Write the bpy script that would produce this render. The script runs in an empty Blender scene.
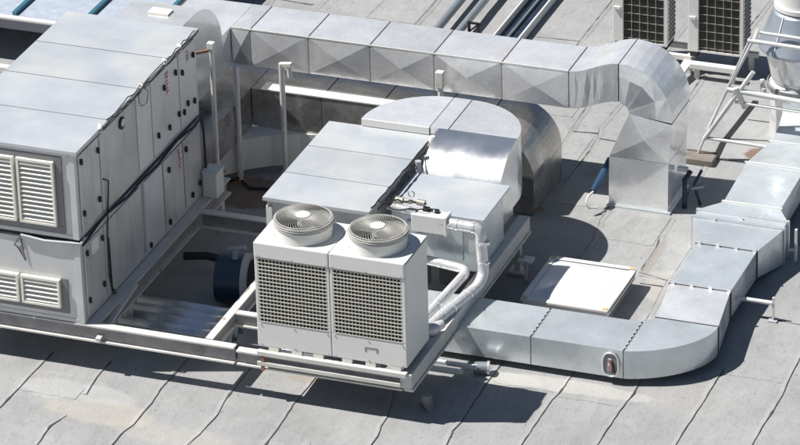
import bpy, bmesh, math, random
from mathutils import Vector, Matrix
random.seed(7)
S = bpy.context.scene
COL = S.collection
PI = math.pi

# ------------------------------------------------------------------ camera
cam_d = bpy.data.cameras.new('camera')
cam = bpy.data.objects.new('camera', cam_d); COL.objects.link(cam)
F_PX, PITCH, ROLL, YAW = 4174.13, 0.46912957, -0.02814363, -0.36708183
Fv = Vector((math.sin(YAW)*math.cos(PITCH), math.cos(YAW)*math.cos(PITCH), -math.sin(PITCH)))
r0 = Fv.cross(Vector((0, 0, 1))).normalized(); u0 = r0.cross(Fv)
rv = math.cos(ROLL)*r0 + math.sin(ROLL)*u0
uv = -math.sin(ROLL)*r0 + math.cos(ROLL)*u0
M = Matrix((rv, uv, -Fv)).transposed().to_4x4()
M.translation = -Fv*(F_PX/88.0)
cam.matrix_world = M
cam_d.sensor_width = 36.0; cam_d.lens = 36.0*F_PX/800.0
cam_d.clip_start = 1.0; cam_d.clip_end = 1000.0
S.camera = cam

# ------------------------------------------------------------------ sky, sun, exposure
SUN_DIR = Vector((-0.63, -0.20, 1.0)).normalized()          # towards the sun
W = bpy.data.worlds.new('World'); S.world = W; W.use_nodes = True
nt = W.node_tree; nt.nodes.clear()
sky = nt.nodes.new('ShaderNodeTexSky'); sky.sky_type = 'NISHITA'; sky.sun_disc = False
sky.sun_elevation = math.asin(SUN_DIR.z); sky.sun_rotation = math.atan2(SUN_DIR.x, SUN_DIR.y)
sky.air_density = 1.0; sky.dust_density = 0.8; sky.ozone_density = 1.6
bg = nt.nodes.new('ShaderNodeBackground'); bg.inputs['Strength'].default_value = 0.045
wo = nt.nodes.new('ShaderNodeOutputWorld')
nt.links.new(sky.outputs[0], bg.inputs['Color']); nt.links.new(bg.outputs[0], wo.inputs['Surface'])
sun_d = bpy.data.lights.new('sun', 'SUN'); sun_d.energy = 5.0; sun_d.angle = math.radians(0.5)
sun_d.color = (1.0, 0.97, 0.925)
sun = bpy.data.objects.new('sun', sun_d); COL.objects.link(sun)
sun.rotation_euler = SUN_DIR.to_track_quat('Z', 'Y').to_euler(); sun.location = (-10, -3, 20)
S.view_settings.view_transform = 'Standard'; S.view_settings.look = 'None'
S.view_settings.exposure = 0.42; S.view_settings.gamma = 1.0; S.view_settings.use_curve_mapping = False
S.render.engine = 'CYCLES'

# ------------------------------------------------------------------ materials
def mat(name, col, rough=0.6, metal=0.0, spec=0.5, noise=0.0, nscale=3.0, ndet=4.0, col2=None, c2_lo=0.55, c2_hi=0.7, c2scale=2.0,
        bump=0.0, bscale=20.0, rough_var=0.0, bdist=0.01, streak=None, c2amt=1.0, spangle=0.0, objrand=0.0):
    m = bpy.data.materials.new(name); m.use_nodes = True
    n = m.node_tree.nodes; l = m.node_tree.links
    b = n['Principled BSDF']
    b.inputs['Roughness'].default_value = rough; b.inputs['Metallic'].default_value = metal
    b.inputs['Specular IOR Level'].default_value = spec
    tc = n.new('ShaderNodeTexCoord')
    geo = n.new('ShaderNodeNewGeometry')
    vec = geo.outputs['Position']
    c = (*col, 1)
    last = None
    if noise > 0:
        t = n.new('ShaderNodeTexNoise'); t.inputs['Scale'].default_value = nscale; t.inputs['Detail'].default_value = ndet
        t.inputs['Roughness'].default_value = 0.6
        l.new(vec, t.inputs['Vector'])
        mr = n.new('ShaderNodeMapRange'); mr.inputs[1].default_value = 0.3; mr.inputs[2].default_value = 0.7
        mr.inputs[3].default_value = 1-noise; mr.inputs[4].default_value = 1+noise
        l.new(t.outputs['Fac'], mr.inputs[0])
        mx = n.new('ShaderNodeVectorMath'); mx.operation = 'SCALE'; mx.inputs[0].default_value = col
        l.new(mr.outputs[0], mx.inputs['Scale']); last = mx.outputs[0]
    if col2 is not None:
        t = n.new('ShaderNodeTexNoise'); t.inputs['Scale'].default_value = c2scale; t.inputs['Detail'].default_value = 6
        t.inputs['Roughness'].default_value = 0.65
        l.new(vec, t.inputs['Vector'])
        if streak:
            mp = n.new('ShaderNodeMapping'); mp.inputs['Scale'].default_value = streak
            l.new(vec, mp.inputs['Vector']); l.new(mp.outputs[0], t.inputs['Vector'])
        mr = n.new('ShaderNodeMapRange'); mr.inputs[1].default_value = c2_lo; mr.inputs[2].default_value = c2_hi
        mr.inputs[3].default_value = 0; mr.inputs[4].default_value = c2amt
        l.new(t.outputs['Fac'], mr.inputs[0])
        mm = n.new('ShaderNodeMix'); mm.data_type = 'RGBA'
        mm.inputs[7].default_value = (*col2, 1)
        if last: l.new(last, mm.inputs[6])
        else: mm.inputs[6].default_value = c
        l.new(mr.outputs[0], mm.inputs[0]); last = mm.outputs[2]
    if spangle > 0 and last:
        v = n.new('ShaderNodeTexVoronoi'); v.inputs['Scale'].default_value = 38; l.new(vec, v.inputs['Vector'])
        sp = n.new('ShaderNodeSeparateXYZ'); l.new(v.outputs['Color'], sp.inputs[0])
        mr = n.new('ShaderNodeMapRange'); mr.inputs[3].default_value = 1-spangle; mr.inputs[4].default_value = 1+spangle*.6
        l.new(sp.outputs[0], mr.inputs[0])
        mx = n.new('ShaderNodeVectorMath'); mx.operation = 'SCALE'; l.new(last, mx.inputs[0]); l.new(mr.outputs[0], mx.inputs['Scale']); last = mx.outputs[0]
    if objrand > 0 and last:
        oi = n.new('ShaderNodeObjectInfo'); mr = n.new('ShaderNodeMapRange'); mr.inputs[3].default_value = 1-objrand; mr.inputs[4].default_value = 1+objrand
        l.new(oi.outputs['Random'], mr.inputs[0])
        mx = n.new('ShaderNodeVectorMath'); mx.operation = 'SCALE'; l.new(last, mx.inputs[0]); l.new(mr.outputs[0], mx.inputs['Scale']); last = mx.outputs[0]
    if last: l.new(last, b.inputs['Base Color'])
    else: b.inputs['Base Color'].default_value = c
    if rough_var > 0:
        t = n.new('ShaderNodeTexNoise'); t.inputs['Scale'].default_value = nscale*1.7; t.inputs['Detail'].default_value = 5
        l.new(vec, t.inputs['Vector'])
        mr = n.new('ShaderNodeMapRange'); mr.inputs[1].default_value = 0.3; mr.inputs[2].default_value = 0.7
        mr.inputs[3].default_value = max(0.03, rough-rough_var); mr.inputs[4].default_value = rough+rough_var
        l.new(t.outputs['Fac'], mr.inputs[0]); l.new(mr.outputs[0], b.inputs['Roughness'])
    if bump > 0:
        t = n.new('ShaderNodeTexNoise'); t.inputs['Scale'].default_value = bscale; t.inputs['Detail'].default_value = 3
        l.new(vec, t.inputs['Vector'])
        bp = n.new('ShaderNodeBump'); bp.inputs['Strength'].default_value = bump; bp.inputs['Distance'].default_value = bdist
        l.new(t.outputs['Fac'], bp.inputs['Height']); l.new(bp.outputs[0], b.inputs['Normal'])
    return m

MT = {}
MT['galv'] = mat('galvanised steel', (0.86, 0.86, 0.86), 0.22, 0.55, noise=0.10, nscale=2.2, rough_var=0.10, bump=0.35, bscale=3.0, bdist=0.02,
                 col2=(0.72, 0.60, 0.50), c2_lo=0.60, c2_hi=0.78, c2scale=1.7, c2amt=0.6, spangle=0.06, objrand=0.08)  # warm blotches carry rust stain and orange-tinged reflections in one tint
MT['galv_old'] = mat('weathered brown galvanised steel', (0.52, 0.50, 0.48), 0.28, 0.82, noise=0.25, nscale=2.2, rough_var=0.10, bump=0.4, bscale=3.0, bdist=0.02, spangle=0.10)
MT['galv_bright'] = mat('bright galvanised steel', (0.80, 0.81, 0.82), 0.24, 0.92, noise=0.06, nscale=2.2, rough_var=0.06, bump=0.2, bscale=2.5, bdist=0.012)
MT['galv_floor'] = mat('weathered galvanised steel', (0.62, 0.66, 0.68), 0.30, 0.50, noise=0.10, nscale=2.0, rough_var=0.10, bump=0.45, bscale=2.6, bdist=0.018, spangle=0.04, objrand=0.10,
                       col2=(0.50, 0.50, 0.48), c2_lo=0.55, c2_hi=0.75, c2scale=2.6, c2amt=0.6)
MT['sheet_roof'] = mat('pale coated sheet', (0.50, 0.535, 0.57), 0.32, 0.25, noise=0.07, nscale=1.5, rough_var=0.1, bump=0.25, bscale=2.0, bdist=0.015,
                       col2=(0.64, 0.63, 0.59), c2_lo=0.42, c2_hi=0.70, c2scale=1.3, c2amt=0.75, objrand=0.05)  # warm-white blotches paint soft cloud reflections into the sheet colour
MT['ahu_panel'] = mat('grey coated panel', (0.58, 0.57, 0.555), 0.42, 0.3, noise=0.12, nscale=1.8, rough_var=0.12, bump=0.3, bscale=2.2, bdist=0.02, objrand=0.08,
                      col2=(0.40, 0.38, 0.36), c2_lo=0.5, c2_hi=0.75, c2scale=1.5, streak=(4, 4, 0.6), c2amt=0.7)
MT['ahu_light'] = mat('pale grey coated panel', (0.70, 0.695, 0.68), 0.42, 0.2, noise=0.08, nscale=2.5, rough_var=0.08, col2=(0.45, 0.43, 0.41), c2_lo=0.55, c2_hi=0.8, c2scale=1.5, streak=(4, 4, 0.6), c2amt=0.6)
MT['ahu_frame'] = mat('light aluminium frame', (0.60, 0.60, 0.60), 0.4, 0.3, noise=0.06, nscale=4)
MT['ivory'] = mat('ivory enamel', (0.70, 0.695, 0.665), 0.42, 0.0, noise=0.03, nscale=4, col2=(0.56, 0.54, 0.49), c2_lo=0.6, c2_hi=0.85, c2scale=2.5, streak=(3, 3, 0.7), c2amt=0.6)
MT['ivory_worn'] = mat('worn cream paint', (0.70, 0.68, 0.62), 0.55, 0.0, noise=0.06, nscale=6, col2=(0.30, 0.17, 0.09), c2_lo=0.63, c2_hi=0.70, c2scale=5.0, c2amt=0.85)
MT['beam'] = mat('cream painted steel', (0.60, 0.585, 0.55), 0.5, 0.0, noise=0.10, nscale=5, col2=(0.33, 0.18, 0.08), c2_lo=0.64, c2_hi=0.70, c2scale=4.0, c2amt=0.9)
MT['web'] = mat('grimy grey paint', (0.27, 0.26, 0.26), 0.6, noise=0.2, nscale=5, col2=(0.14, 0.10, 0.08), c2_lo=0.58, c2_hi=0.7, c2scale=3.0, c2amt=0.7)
MT['dark'] = mat('black rubber', (0.02, 0.02, 0.022), 0.6)
MT['gap'] = mat('dark joint sealant', (0.05, 0.05, 0.055), 0.7)
MT['coil'] = mat('dark coil fins', (0.025, 0.025, 0.022), 0.5, 0.2, noise=0.3, nscale=8)
MT['wire'] = mat('coated wire', (0.54, 0.52, 0.46), 0.5)
MT['acwire'] = mat('thin guard wire', (0.36, 0.33, 0.28), 0.5)
MT['fanwire'] = mat('fan guard wire', (0.46, 0.45, 0.415), 0.45)
MT['fan'] = mat('grey plastic fan blade', (0.30, 0.29, 0.28), 0.5)
MT['insul'] = mat('white insulation jacket', (0.66, 0.66, 0.66), 0.32, 0.3, noise=0.08, nscale=8, bump=0.9, bscale=22, bdist=0.012, col2=(0.45, 0.44, 0.42), c2_lo=0.55, c2_hi=0.72, c2scale=7, c2amt=0.7)
MT['louvre'] = mat('cream louvre blade', (0.78, 0.76, 0.68), 0.5, noise=0.06, nscale=9)
MT['trim'] = mat('dark grey trim', (0.22, 0.22, 0.23), 0.5, 0.2, noise=0.1)
MT['sticker'] = mat('red sticker print', (0.42, 0.13, 0.16), 0.5)
MT['stickerw'] = mat('white sticker', (0.78, 0.74, 0.74), 0.5)
MT['blue'] = mat('blue plastic', (0.015, 0.05, 0.11), 0.4, noise=0.1)
MT['bluebarrel'] = mat('dark blue drum', (0.018, 0.04, 0.07), 0.35, noise=0.15, nscale=5)
MT['teal'] = mat('teal roof seam', (0.04, 0.14, 0.19), 0.4)
MT['acrylic'] = mat('frosted acrylic', (0.62, 0.625, 0.645), 0.06, 0.0, spec=1.0, noise=0.02)
MT['whiteframe'] = mat('white frame', (0.68, 0.67, 0.645), 0.45, noise=0.03, nscale=10)
MT['clip'] = mat('amber plastic clip', (0.55, 0.42, 0.22), 0.5)
MT['corr'] = mat('corrugated metal', (0.60, 0.64, 0.70), 0.3, 0.6, noise=0.12, nscale=4)
MT['brass'] = mat('tarnished brass', (0.42, 0.39, 0.33), 0.45, 0.4, noise=0.2, nscale=20)
MT['wood'] = mat('weathered wood', (0.20, 0.175, 0.15), 0.85, noise=0.2, nscale=12)
MT['canopy'] = mat('pale blue metal roofing', (0.44, 0.49, 0.56), 0.45, 0.2, noise=0.13, nscale=9, ndet=8)
MT['fascia'] = mat('grey fascia', (0.22, 0.22, 0.25), 0.6, noise=0.1)
MT['pipe_blue'] = mat('blue grey pipe', (0.30, 0.33, 0.35), 0.4, 0.4, noise=0.1)
MT['tray'] = mat('dark cable tray', (0.03, 0.045, 0.075), 0.4, 0.4, noise=0.3, nscale=8)
MT['rust'] = mat('rusty steel', (0.30, 0.16, 0.09), 0.8, noise=0.3, nscale=14)
MT['rail'] = mat('galvanised tube', (0.66, 0.66, 0.64), 0.45, 0.25, noise=0.08, nscale=8)
MT['cowl'] = mat('spun steel cowl', (0.40, 0.44, 0.49), 0.4, 0.6, noise=0.08, nscale=3, rough_var=0.08)
MT['concrete'] = mat('concrete pad', (0.30, 0.29, 0.28), 0.9, noise=0.15, nscale=10, bump=0.5, bscale=40)
MT['grey'] = mat('grey paint', (0.40, 0.41, 0.42), 0.5, noise=0.1)

def roof_material():
    m = bpy.data.materials.new('grey roofing membrane'); m.use_nodes = True
    n = m.node_tree.nodes; l = m.node_tree.links; b = n['Principled BSDF']
    b.inputs['Roughness'].default_value = 0.85; b.inputs['Specular IOR Level'].default_value = 0.25
    pos = n.new('ShaderNodeNewGeometry').outputs['Position']
    def noise(scale, det=5, rough=0.6, mp=None, dist=0.0):
        t = n.new('ShaderNodeTexNoise'); t.inputs['Scale'].default_value = scale; t.inputs['Detail'].default_value = det
        t.inputs['Roughness'].default_value = rough; t.inputs['Distortion'].default_value = dist
        if mp:
            q = n.new('ShaderNodeMapping'); q.inputs['Scale'].default_value = mp; l.new(pos, q.inputs['Vector']); l.new(q.outputs[0], t.inputs['Vector'])
        else: l.new(pos, t.inputs['Vector'])
        return t.outputs['Fac']
    def rng(x, a, b_, c, d):
        r = n.new('ShaderNodeMapRange'); r.inputs[1].default_value = a; r.inputs[2].default_value = b_
        r.inputs[3].default_value = c; r.inputs[4].default_value = d; l.new(x, r.inputs[0]); return r.outputs[0]
    def mix(f, a, b_):
        k = n.new('ShaderNodeMix'); k.data_type = 'RGBA'
        l.new(f, k.inputs[0])
        for i, v in ((6, a), (7, b_)):
            if isinstance(v, tuple): k.inputs[i].default_value = (*v, 1)
            else: l.new(v, k.inputs[i])
        return k.outputs[2]
    c = mix(rng(noise(1.1, 6), 0.35, 0.65, 0, 1), (0.285, 0.288, 0.29), (0.36, 0.362, 0.362))
    # whole strips differ a little: step along x
    sx = n.new('ShaderNodeSeparateXYZ'); l.new(pos, sx.inputs[0])
    ma = n.new('ShaderNodeMath'); ma.operation = 'MULTIPLY_ADD'; ma.inputs[1].default_value = 1/0.745; ma.inputs[2].default_value = 0.40
    l.new(sx.outputs['X'], ma.inputs[0])
    fl = n.new('ShaderNodeMath'); fl.operation = 'FLOOR'; l.new(ma.outputs[0], fl.inputs[0])
    wn = n.new('ShaderNodeTexWhiteNoise'); wn.noise_dimensions = '1D'; l.new(fl.outputs[0], wn.inputs['W'])
    c = mix(rng(wn.outputs['Value'], 0, 1, 0.0, 0.35), c, (0.29, 0.295, 0.30))
    oi = n.new('ShaderNodeObjectInfo')
    c = mix(rng(oi.outputs['Random'], 0, 1, 0.0, 0.5), c, (0.38, 0.378, 0.37))
    c = mix(rng(noise(0.55, 3, 0.5), 0.42, 0.60, 0, 0.35), c, (0.40, 0.40, 0.395))
    c = mix(rng(noise(5, 8, 0.7, (1, 0.35, 1)), 0.5, 0.72, 0, 0.55), c, (0.21, 0.21, 0.207))     # brushed dirt
    c = mix(rng(noise(3.2, 7, 0.7), 0.55, 0.72, 0, 0.6), c, (0.44, 0.44, 0.43))          # chalky bloom
    c = mix(rng(noise(38, 4), 0.58, 0.72, 0, 0.55), c, (0.17, 0.17, 0.17))               # grit
    c = mix(rng(noise(120, 2), 0.35, 0.65, 0, 0.35), c, (0.20, 0.20, 0.20))
    c = mix(rng(noise(14, 6, 0.75, (1, 0.5, 1), 0.8), 0.54, 0.70, 0, 0.65), c, (0.21, 0.21, 0.215))        # scuffs
    # stains with their own shape
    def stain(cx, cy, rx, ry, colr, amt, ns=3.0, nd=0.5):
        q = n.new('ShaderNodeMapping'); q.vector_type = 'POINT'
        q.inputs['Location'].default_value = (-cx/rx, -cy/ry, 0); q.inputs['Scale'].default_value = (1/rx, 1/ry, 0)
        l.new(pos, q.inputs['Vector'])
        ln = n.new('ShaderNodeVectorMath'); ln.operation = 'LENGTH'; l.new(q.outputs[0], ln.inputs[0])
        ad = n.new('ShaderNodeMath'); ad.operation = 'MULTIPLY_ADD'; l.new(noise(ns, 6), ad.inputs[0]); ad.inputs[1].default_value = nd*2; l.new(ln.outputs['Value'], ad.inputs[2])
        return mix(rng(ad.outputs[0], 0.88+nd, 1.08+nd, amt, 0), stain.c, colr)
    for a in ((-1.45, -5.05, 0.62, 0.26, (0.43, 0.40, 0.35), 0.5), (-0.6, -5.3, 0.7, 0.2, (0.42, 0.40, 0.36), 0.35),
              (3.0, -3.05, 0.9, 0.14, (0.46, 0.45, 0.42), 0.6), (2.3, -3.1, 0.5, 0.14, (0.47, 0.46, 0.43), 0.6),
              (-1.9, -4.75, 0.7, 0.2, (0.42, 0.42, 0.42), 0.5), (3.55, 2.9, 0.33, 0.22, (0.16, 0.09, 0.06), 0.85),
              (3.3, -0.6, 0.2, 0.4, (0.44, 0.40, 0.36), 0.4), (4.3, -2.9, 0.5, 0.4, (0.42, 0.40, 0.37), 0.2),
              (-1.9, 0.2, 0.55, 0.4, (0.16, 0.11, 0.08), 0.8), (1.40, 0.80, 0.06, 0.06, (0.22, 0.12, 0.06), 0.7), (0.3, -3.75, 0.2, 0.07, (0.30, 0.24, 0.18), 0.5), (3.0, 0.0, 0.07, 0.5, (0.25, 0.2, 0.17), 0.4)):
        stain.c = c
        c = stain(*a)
    l.new(c, b.inputs['Base Color'])
    bp = n.new('ShaderNodeBump'); bp.inputs['Strength'].default_value = 0.55; bp.inputs['Distance'].default_value = 0.012
    ad = n.new('ShaderNodeMath'); ad.operation = 'MULTIPLY_ADD'
    l.new(noise(2.5, 3), ad.inputs[0]); ad.inputs[1].default_value = 3.0; l.new(noise(60, 3), ad.inputs[2])
    l.new(ad.outputs[0], bp.inputs['Height']); l.new(bp.outputs[0], b.inputs['Normal'])
    return m
MT['roof'] = roof_material()

# ------------------------------------------------------------------ mesh helpers
ORIGIN = {}
class MB:
    def __init__(self): self.v = []; self.f = []; self.mi = []; self.m = 0
    def face(self, pts):
        k = len(self.v); self.v += [tuple(p) for p in pts]; self.f.append(tuple(range(k, k+len(pts)))); self.mi.append(self.m)
    def box(self, x0, y0, z0, x1, y1, z1):
        k = len(self.v)
        self.v += [(x0,y0,z0),(x1,y0,z0),(x1,y1,z0),(x0,y1,z0),(x0,y0,z1),(x1,y0,z1),(x1,y1,z1),(x0,y1,z1)]
        for q in ((0,3,2,1),(4,5,6,7),(0,1,5,4),(1,2,6,5),(2,3,7,6),(3,0,4,7)):
            self.f.append(tuple(k+i for i in q)); self.mi.append(self.m)
        return self
    def bar(self, a, b, w, h=None, up=(0,0,1)):
        h = h or w
        a = Vector(a); b = Vector(b); d = (b-a).normalized(); up = Vector(up)
        if abs(d.dot(up)) > 0.95: up = Vector((0,1,0))
        s = d.cross(up).normalized()*w/2; t = s.cross(d).normalized()*h/2
        k = len(self.v)
        for p in (a, b): self.v += [tuple(p-s-t), tuple(p+s-t), tuple(p+s+t), tuple(p-s+t)]
        for q in ((0,3,2,1),(4,5,6,7),(0,1,5,4),(1,2,6,5),(2,3,7,6),(3,0,4,7)):
            self.f.append(tuple(k+i for i in q)); self.mi.append(self.m)
        return self
    def tube(self, pts, r, n=10, caps=True, rs=None):
        pts = [Vector(p) for p in pts]
        rings = []
        ref = None
        for i, p in enumerate(pts):
            if i == 0: d = pts[1]-pts[0]
            elif i == len(pts)-1: d = pts[-1]-pts[-2]
            else: d = (pts[i+1]-pts[i]).normalized() + (pts[i]-pts[i-1]).normalized()
            d.normalize()
            if ref is None:
                ref = Vector((0,0,1)) if abs(d.z) < 0.9 else Vector((1,0,0))
            s = d.cross(ref)
            if s.length < 1e-4: s = d.cross(Vector((0.3,1,0.2)))
            s.normalize(); t = s.cross(d).normalized(); ref = t
            rr = rs[i] if rs else r
            rings.append([tuple(p + (s*math.cos(2*PI*j/n) + t*math.sin(2*PI*j/n))*rr) for j in range(n)])
        k = len(self.v)
        for g in rings: self.v += g
        for i in range(len(rings)-1):
            for j in range(n):
                a = k+i*n+j; b = k+i*n+(j+1) % n
                self.f.append((a, a+n, b+n, b)); self.mi.append(self.m)
        if caps:
            self.f.append(tuple(k+j for j in range(n))); self.mi.append(self.m)
            e = k+(len(rings)-1)*n
            self.f.append(tuple(e+j for j in reversed(range(n)))); self.mi.append(self.m)
        return self
    def lathe(self, c, prof, n=32, cap0=False, cap1=False):      # prof: (r, z)
        k = len(self.v)
        for r, z in prof:
            self.v += [(c[0]+r*math.cos(2*PI*j/n), c[1]+r*math.sin(2*PI*j/n), c[2]+z) for j in range(n)]
        for i in range(len(prof)-1):
            for j in range(n):
                a = k+i*n+j; b = k+i*n+(j+1) % n
                self.f.append((a, b, b+n, a+n)); self.mi.append(self.m)
        if cap0: self.f.append(tuple(k+j for j in reversed(range(n)))); self.mi.append(self.m)
        if cap1:
            e = k+(len(prof)-1)*n; self.f.append(tuple(e+j for j in range(n))); self.mi.append(self.m)
        return self
    def quad(self, a, b, c, d, cb=0.0):                 # optionally cross-broken: centre pushed out
        a, b, c, d = map(Vector, (a, b, c, d))
        if cb == 0: self.face((a, b, c, d)); return
        m = (a+b+c+d)/4; nn = (c-a).cross(d-b)
        if nn.length < 1e-9: return
        m = m + nn.normalized()*cb
        for p, q in ((a,b),(b,c),(c,d),(d,a)): self.face((p, q, m))
    def loft(self, axis, pairs, a0, a1, cb_side=0.0, cb_top=0.0, cb_bot=0.0, caps=(True, True), jit=0.0, skip=()):
        # pairs of (outer(u,v), inner(u,v)) in the plane across 'axis', extruded from a0 to a1 (a0/a1 may be lists)
        def P(uv_, a):
            u, v = uv_
            return {'x': (a, u, v), 'y': (u, a, v), 'z': (u, v, a)}[axis]
        n = len(pairs)
        A0 = a0 if isinstance(a0, (list, tuple)) else [a0]*n
        A1 = a1 if isinstance(a1, (list, tuple)) else [a1]*n
        sec = []
        for i, (o, q) in enumerate(pairs):
            sec.append([P(o, A0[i]), P(o, A1[i]), P(q, A1[i]), P(q, A0[i])])
        ctr = Vector((0, 0, 0))
        for s in sec:
            for p in s: ctr += Vector(p)/(4*len(sec))
        cbs = (cb_top, cb_side, cb_bot, cb_side)
        for i in range(n-1):
            lc = sum((Vector(p) for p in sec[i]+sec[i+1]), Vector())/8
            for e in range(4):
                if e in skip: continue
                q = [sec[i][e], sec[i][(e+1) % 4], sec[i+1][(e+1) % 4], sec[i+1][e]]
                v = [Vector(p) for p in q]
                nn = (v[2]-v[0]).cross(v[3]-v[1])
                if nn.dot(sum(v, Vector())/4 - lc) < 0: q.reverse()
                cb = cbs[e]
                if jit and e in (1, 3): cb += random.uniform(-jit, jit)
                self.quad(*q, cb=cb)
        for flag, s, o in ((caps[0], sec[0], sec[1]), (caps[1], sec[-1], sec[-2])):
            if flag:
                v = [Vector(p) for p in s]; oc = sum((Vector(p) for p in o), Vector())/4
                nn = (v[2]-v[0]).cross(v[3]-v[1])
                q = list(s)
                if nn.dot(sum(v, Vector())/4-oc) < 0: q.reverse()
                self.face(q)
        return self
    def build(self, name, material, parent=None, smooth=None, bevel=0.0, weld=True):
        me = bpy.data.meshes.new(name)
        o = bpy.data.objects.new(name, me)
        org = Vector((0, 0, 0))
        if parent is not None:
            org = ORIGIN[parent.name]
        else:
            xs = [v[0] for v in self.v]; ys = [v[1] for v in self.v]; zs = [v[2] for v in self.v]
            org = Vector(((min(xs)+max(xs))/2, (min(ys)+max(ys))/2, min(zs)))
        me.from_pydata([tuple(Vector(v)-org) for v in self.v], [], self.f)
        mats = material if isinstance(material, (list, tuple)) else [material]
        for q in mats: me.materials.append(MT[q])
        for p, i in zip(me.polygons, self.mi): p.material_index = min(i, len(mats)-1)
        if weld:
            bm = bmesh.new(); bm.from_mesh(me); bmesh.ops.remove_doubles(bm, verts=bm.verts, dist=1e-5); bm.to_mesh(me); bm.free()
        if smooth is not None:
            for p in me.polygons: p.use_smooth = True
            me.set_sharp_from_angle(angle=math.radians(smooth))
        me.update()
        if bevel > 0:
            b = o.modifiers.new('bevel', 'BEVEL'); b.width = bevel; b.segments = 2; b.limit_method = 'ANGLE'; b.angle_limit = math.radians(40)
        COL.objects.link(o)
        if parent is not None:
            o.parent = parent
        else: o.location = org
        ORIGIN[o.name] = org
        return o

def tag(o, label, cat, group=None):
    o['label'] = label; o['category'] = cat
    if group: o['group'] = group
    return o
def thing(name, loc, label, cat, group=None):
    o = bpy.data.objects.new(name, None); COL.objects.link(o); o.location = loc
    ORIGIN[o.name] = Vector(loc); o.empty_display_size = 0.2
    return tag(o, label, cat, group)
def copy_thing(root, loc, label):
    def rec(o, parent):
        c = o.copy(); COL.objects.link(c)
        if parent is not None: c.parent = parent
        for ch in list(o.children): rec(ch, c)
        return c
    r = rec(root, None); r.location = loc; r['label'] = label
    return r
def bx(*a): return MB().box(*a)
def arc(cx, cy, r, a0, a1, n):
    return [(cx+r*math.cos(math.radians(a0+(a1-a0)*i/n)), cy+r*math.sin(math.radians(a0+(a1-a0)*i/n))) for i in range(n+1)]

# ------------------------------------------------------------------ roof surface
g = MB()
bm = bmesh.new()
N = 90
xs = [-150, -60, -25, -12] + [-8 + 18*i/N for i in range(N+1)] + [14, 25, 60, 150]
ys = [-150, -60, -25, -14, -10] + [-7 + 16*i/N for i in range(N+1)] + [14, 25, 60, 150]
from mathutils import noise as mn
def rz(x, y):
    return 0.010*mn.noise(Vector((x*0.9, y*0.9, 0.3))) + 0.004*mn.noise(Vector((x*3, y*3, 5)))
for y in ys:
    for x in xs: g.v.append((x, y, rz(x, y) if abs(x) < 11 and -10 < y < 10 else 0))
nx = len(xs)
for j in range(len(ys)-1):
    for i in range(nx-1): g.f.append((j*nx+i, j*nx+i+1, (j+1)*nx+i+1, (j+1)*nx+i)); g.mi.append(0)
ground = g.build('roof_surface', 'roof', smooth=80, weld=False); ground['kind'] = 'structure'

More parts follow.
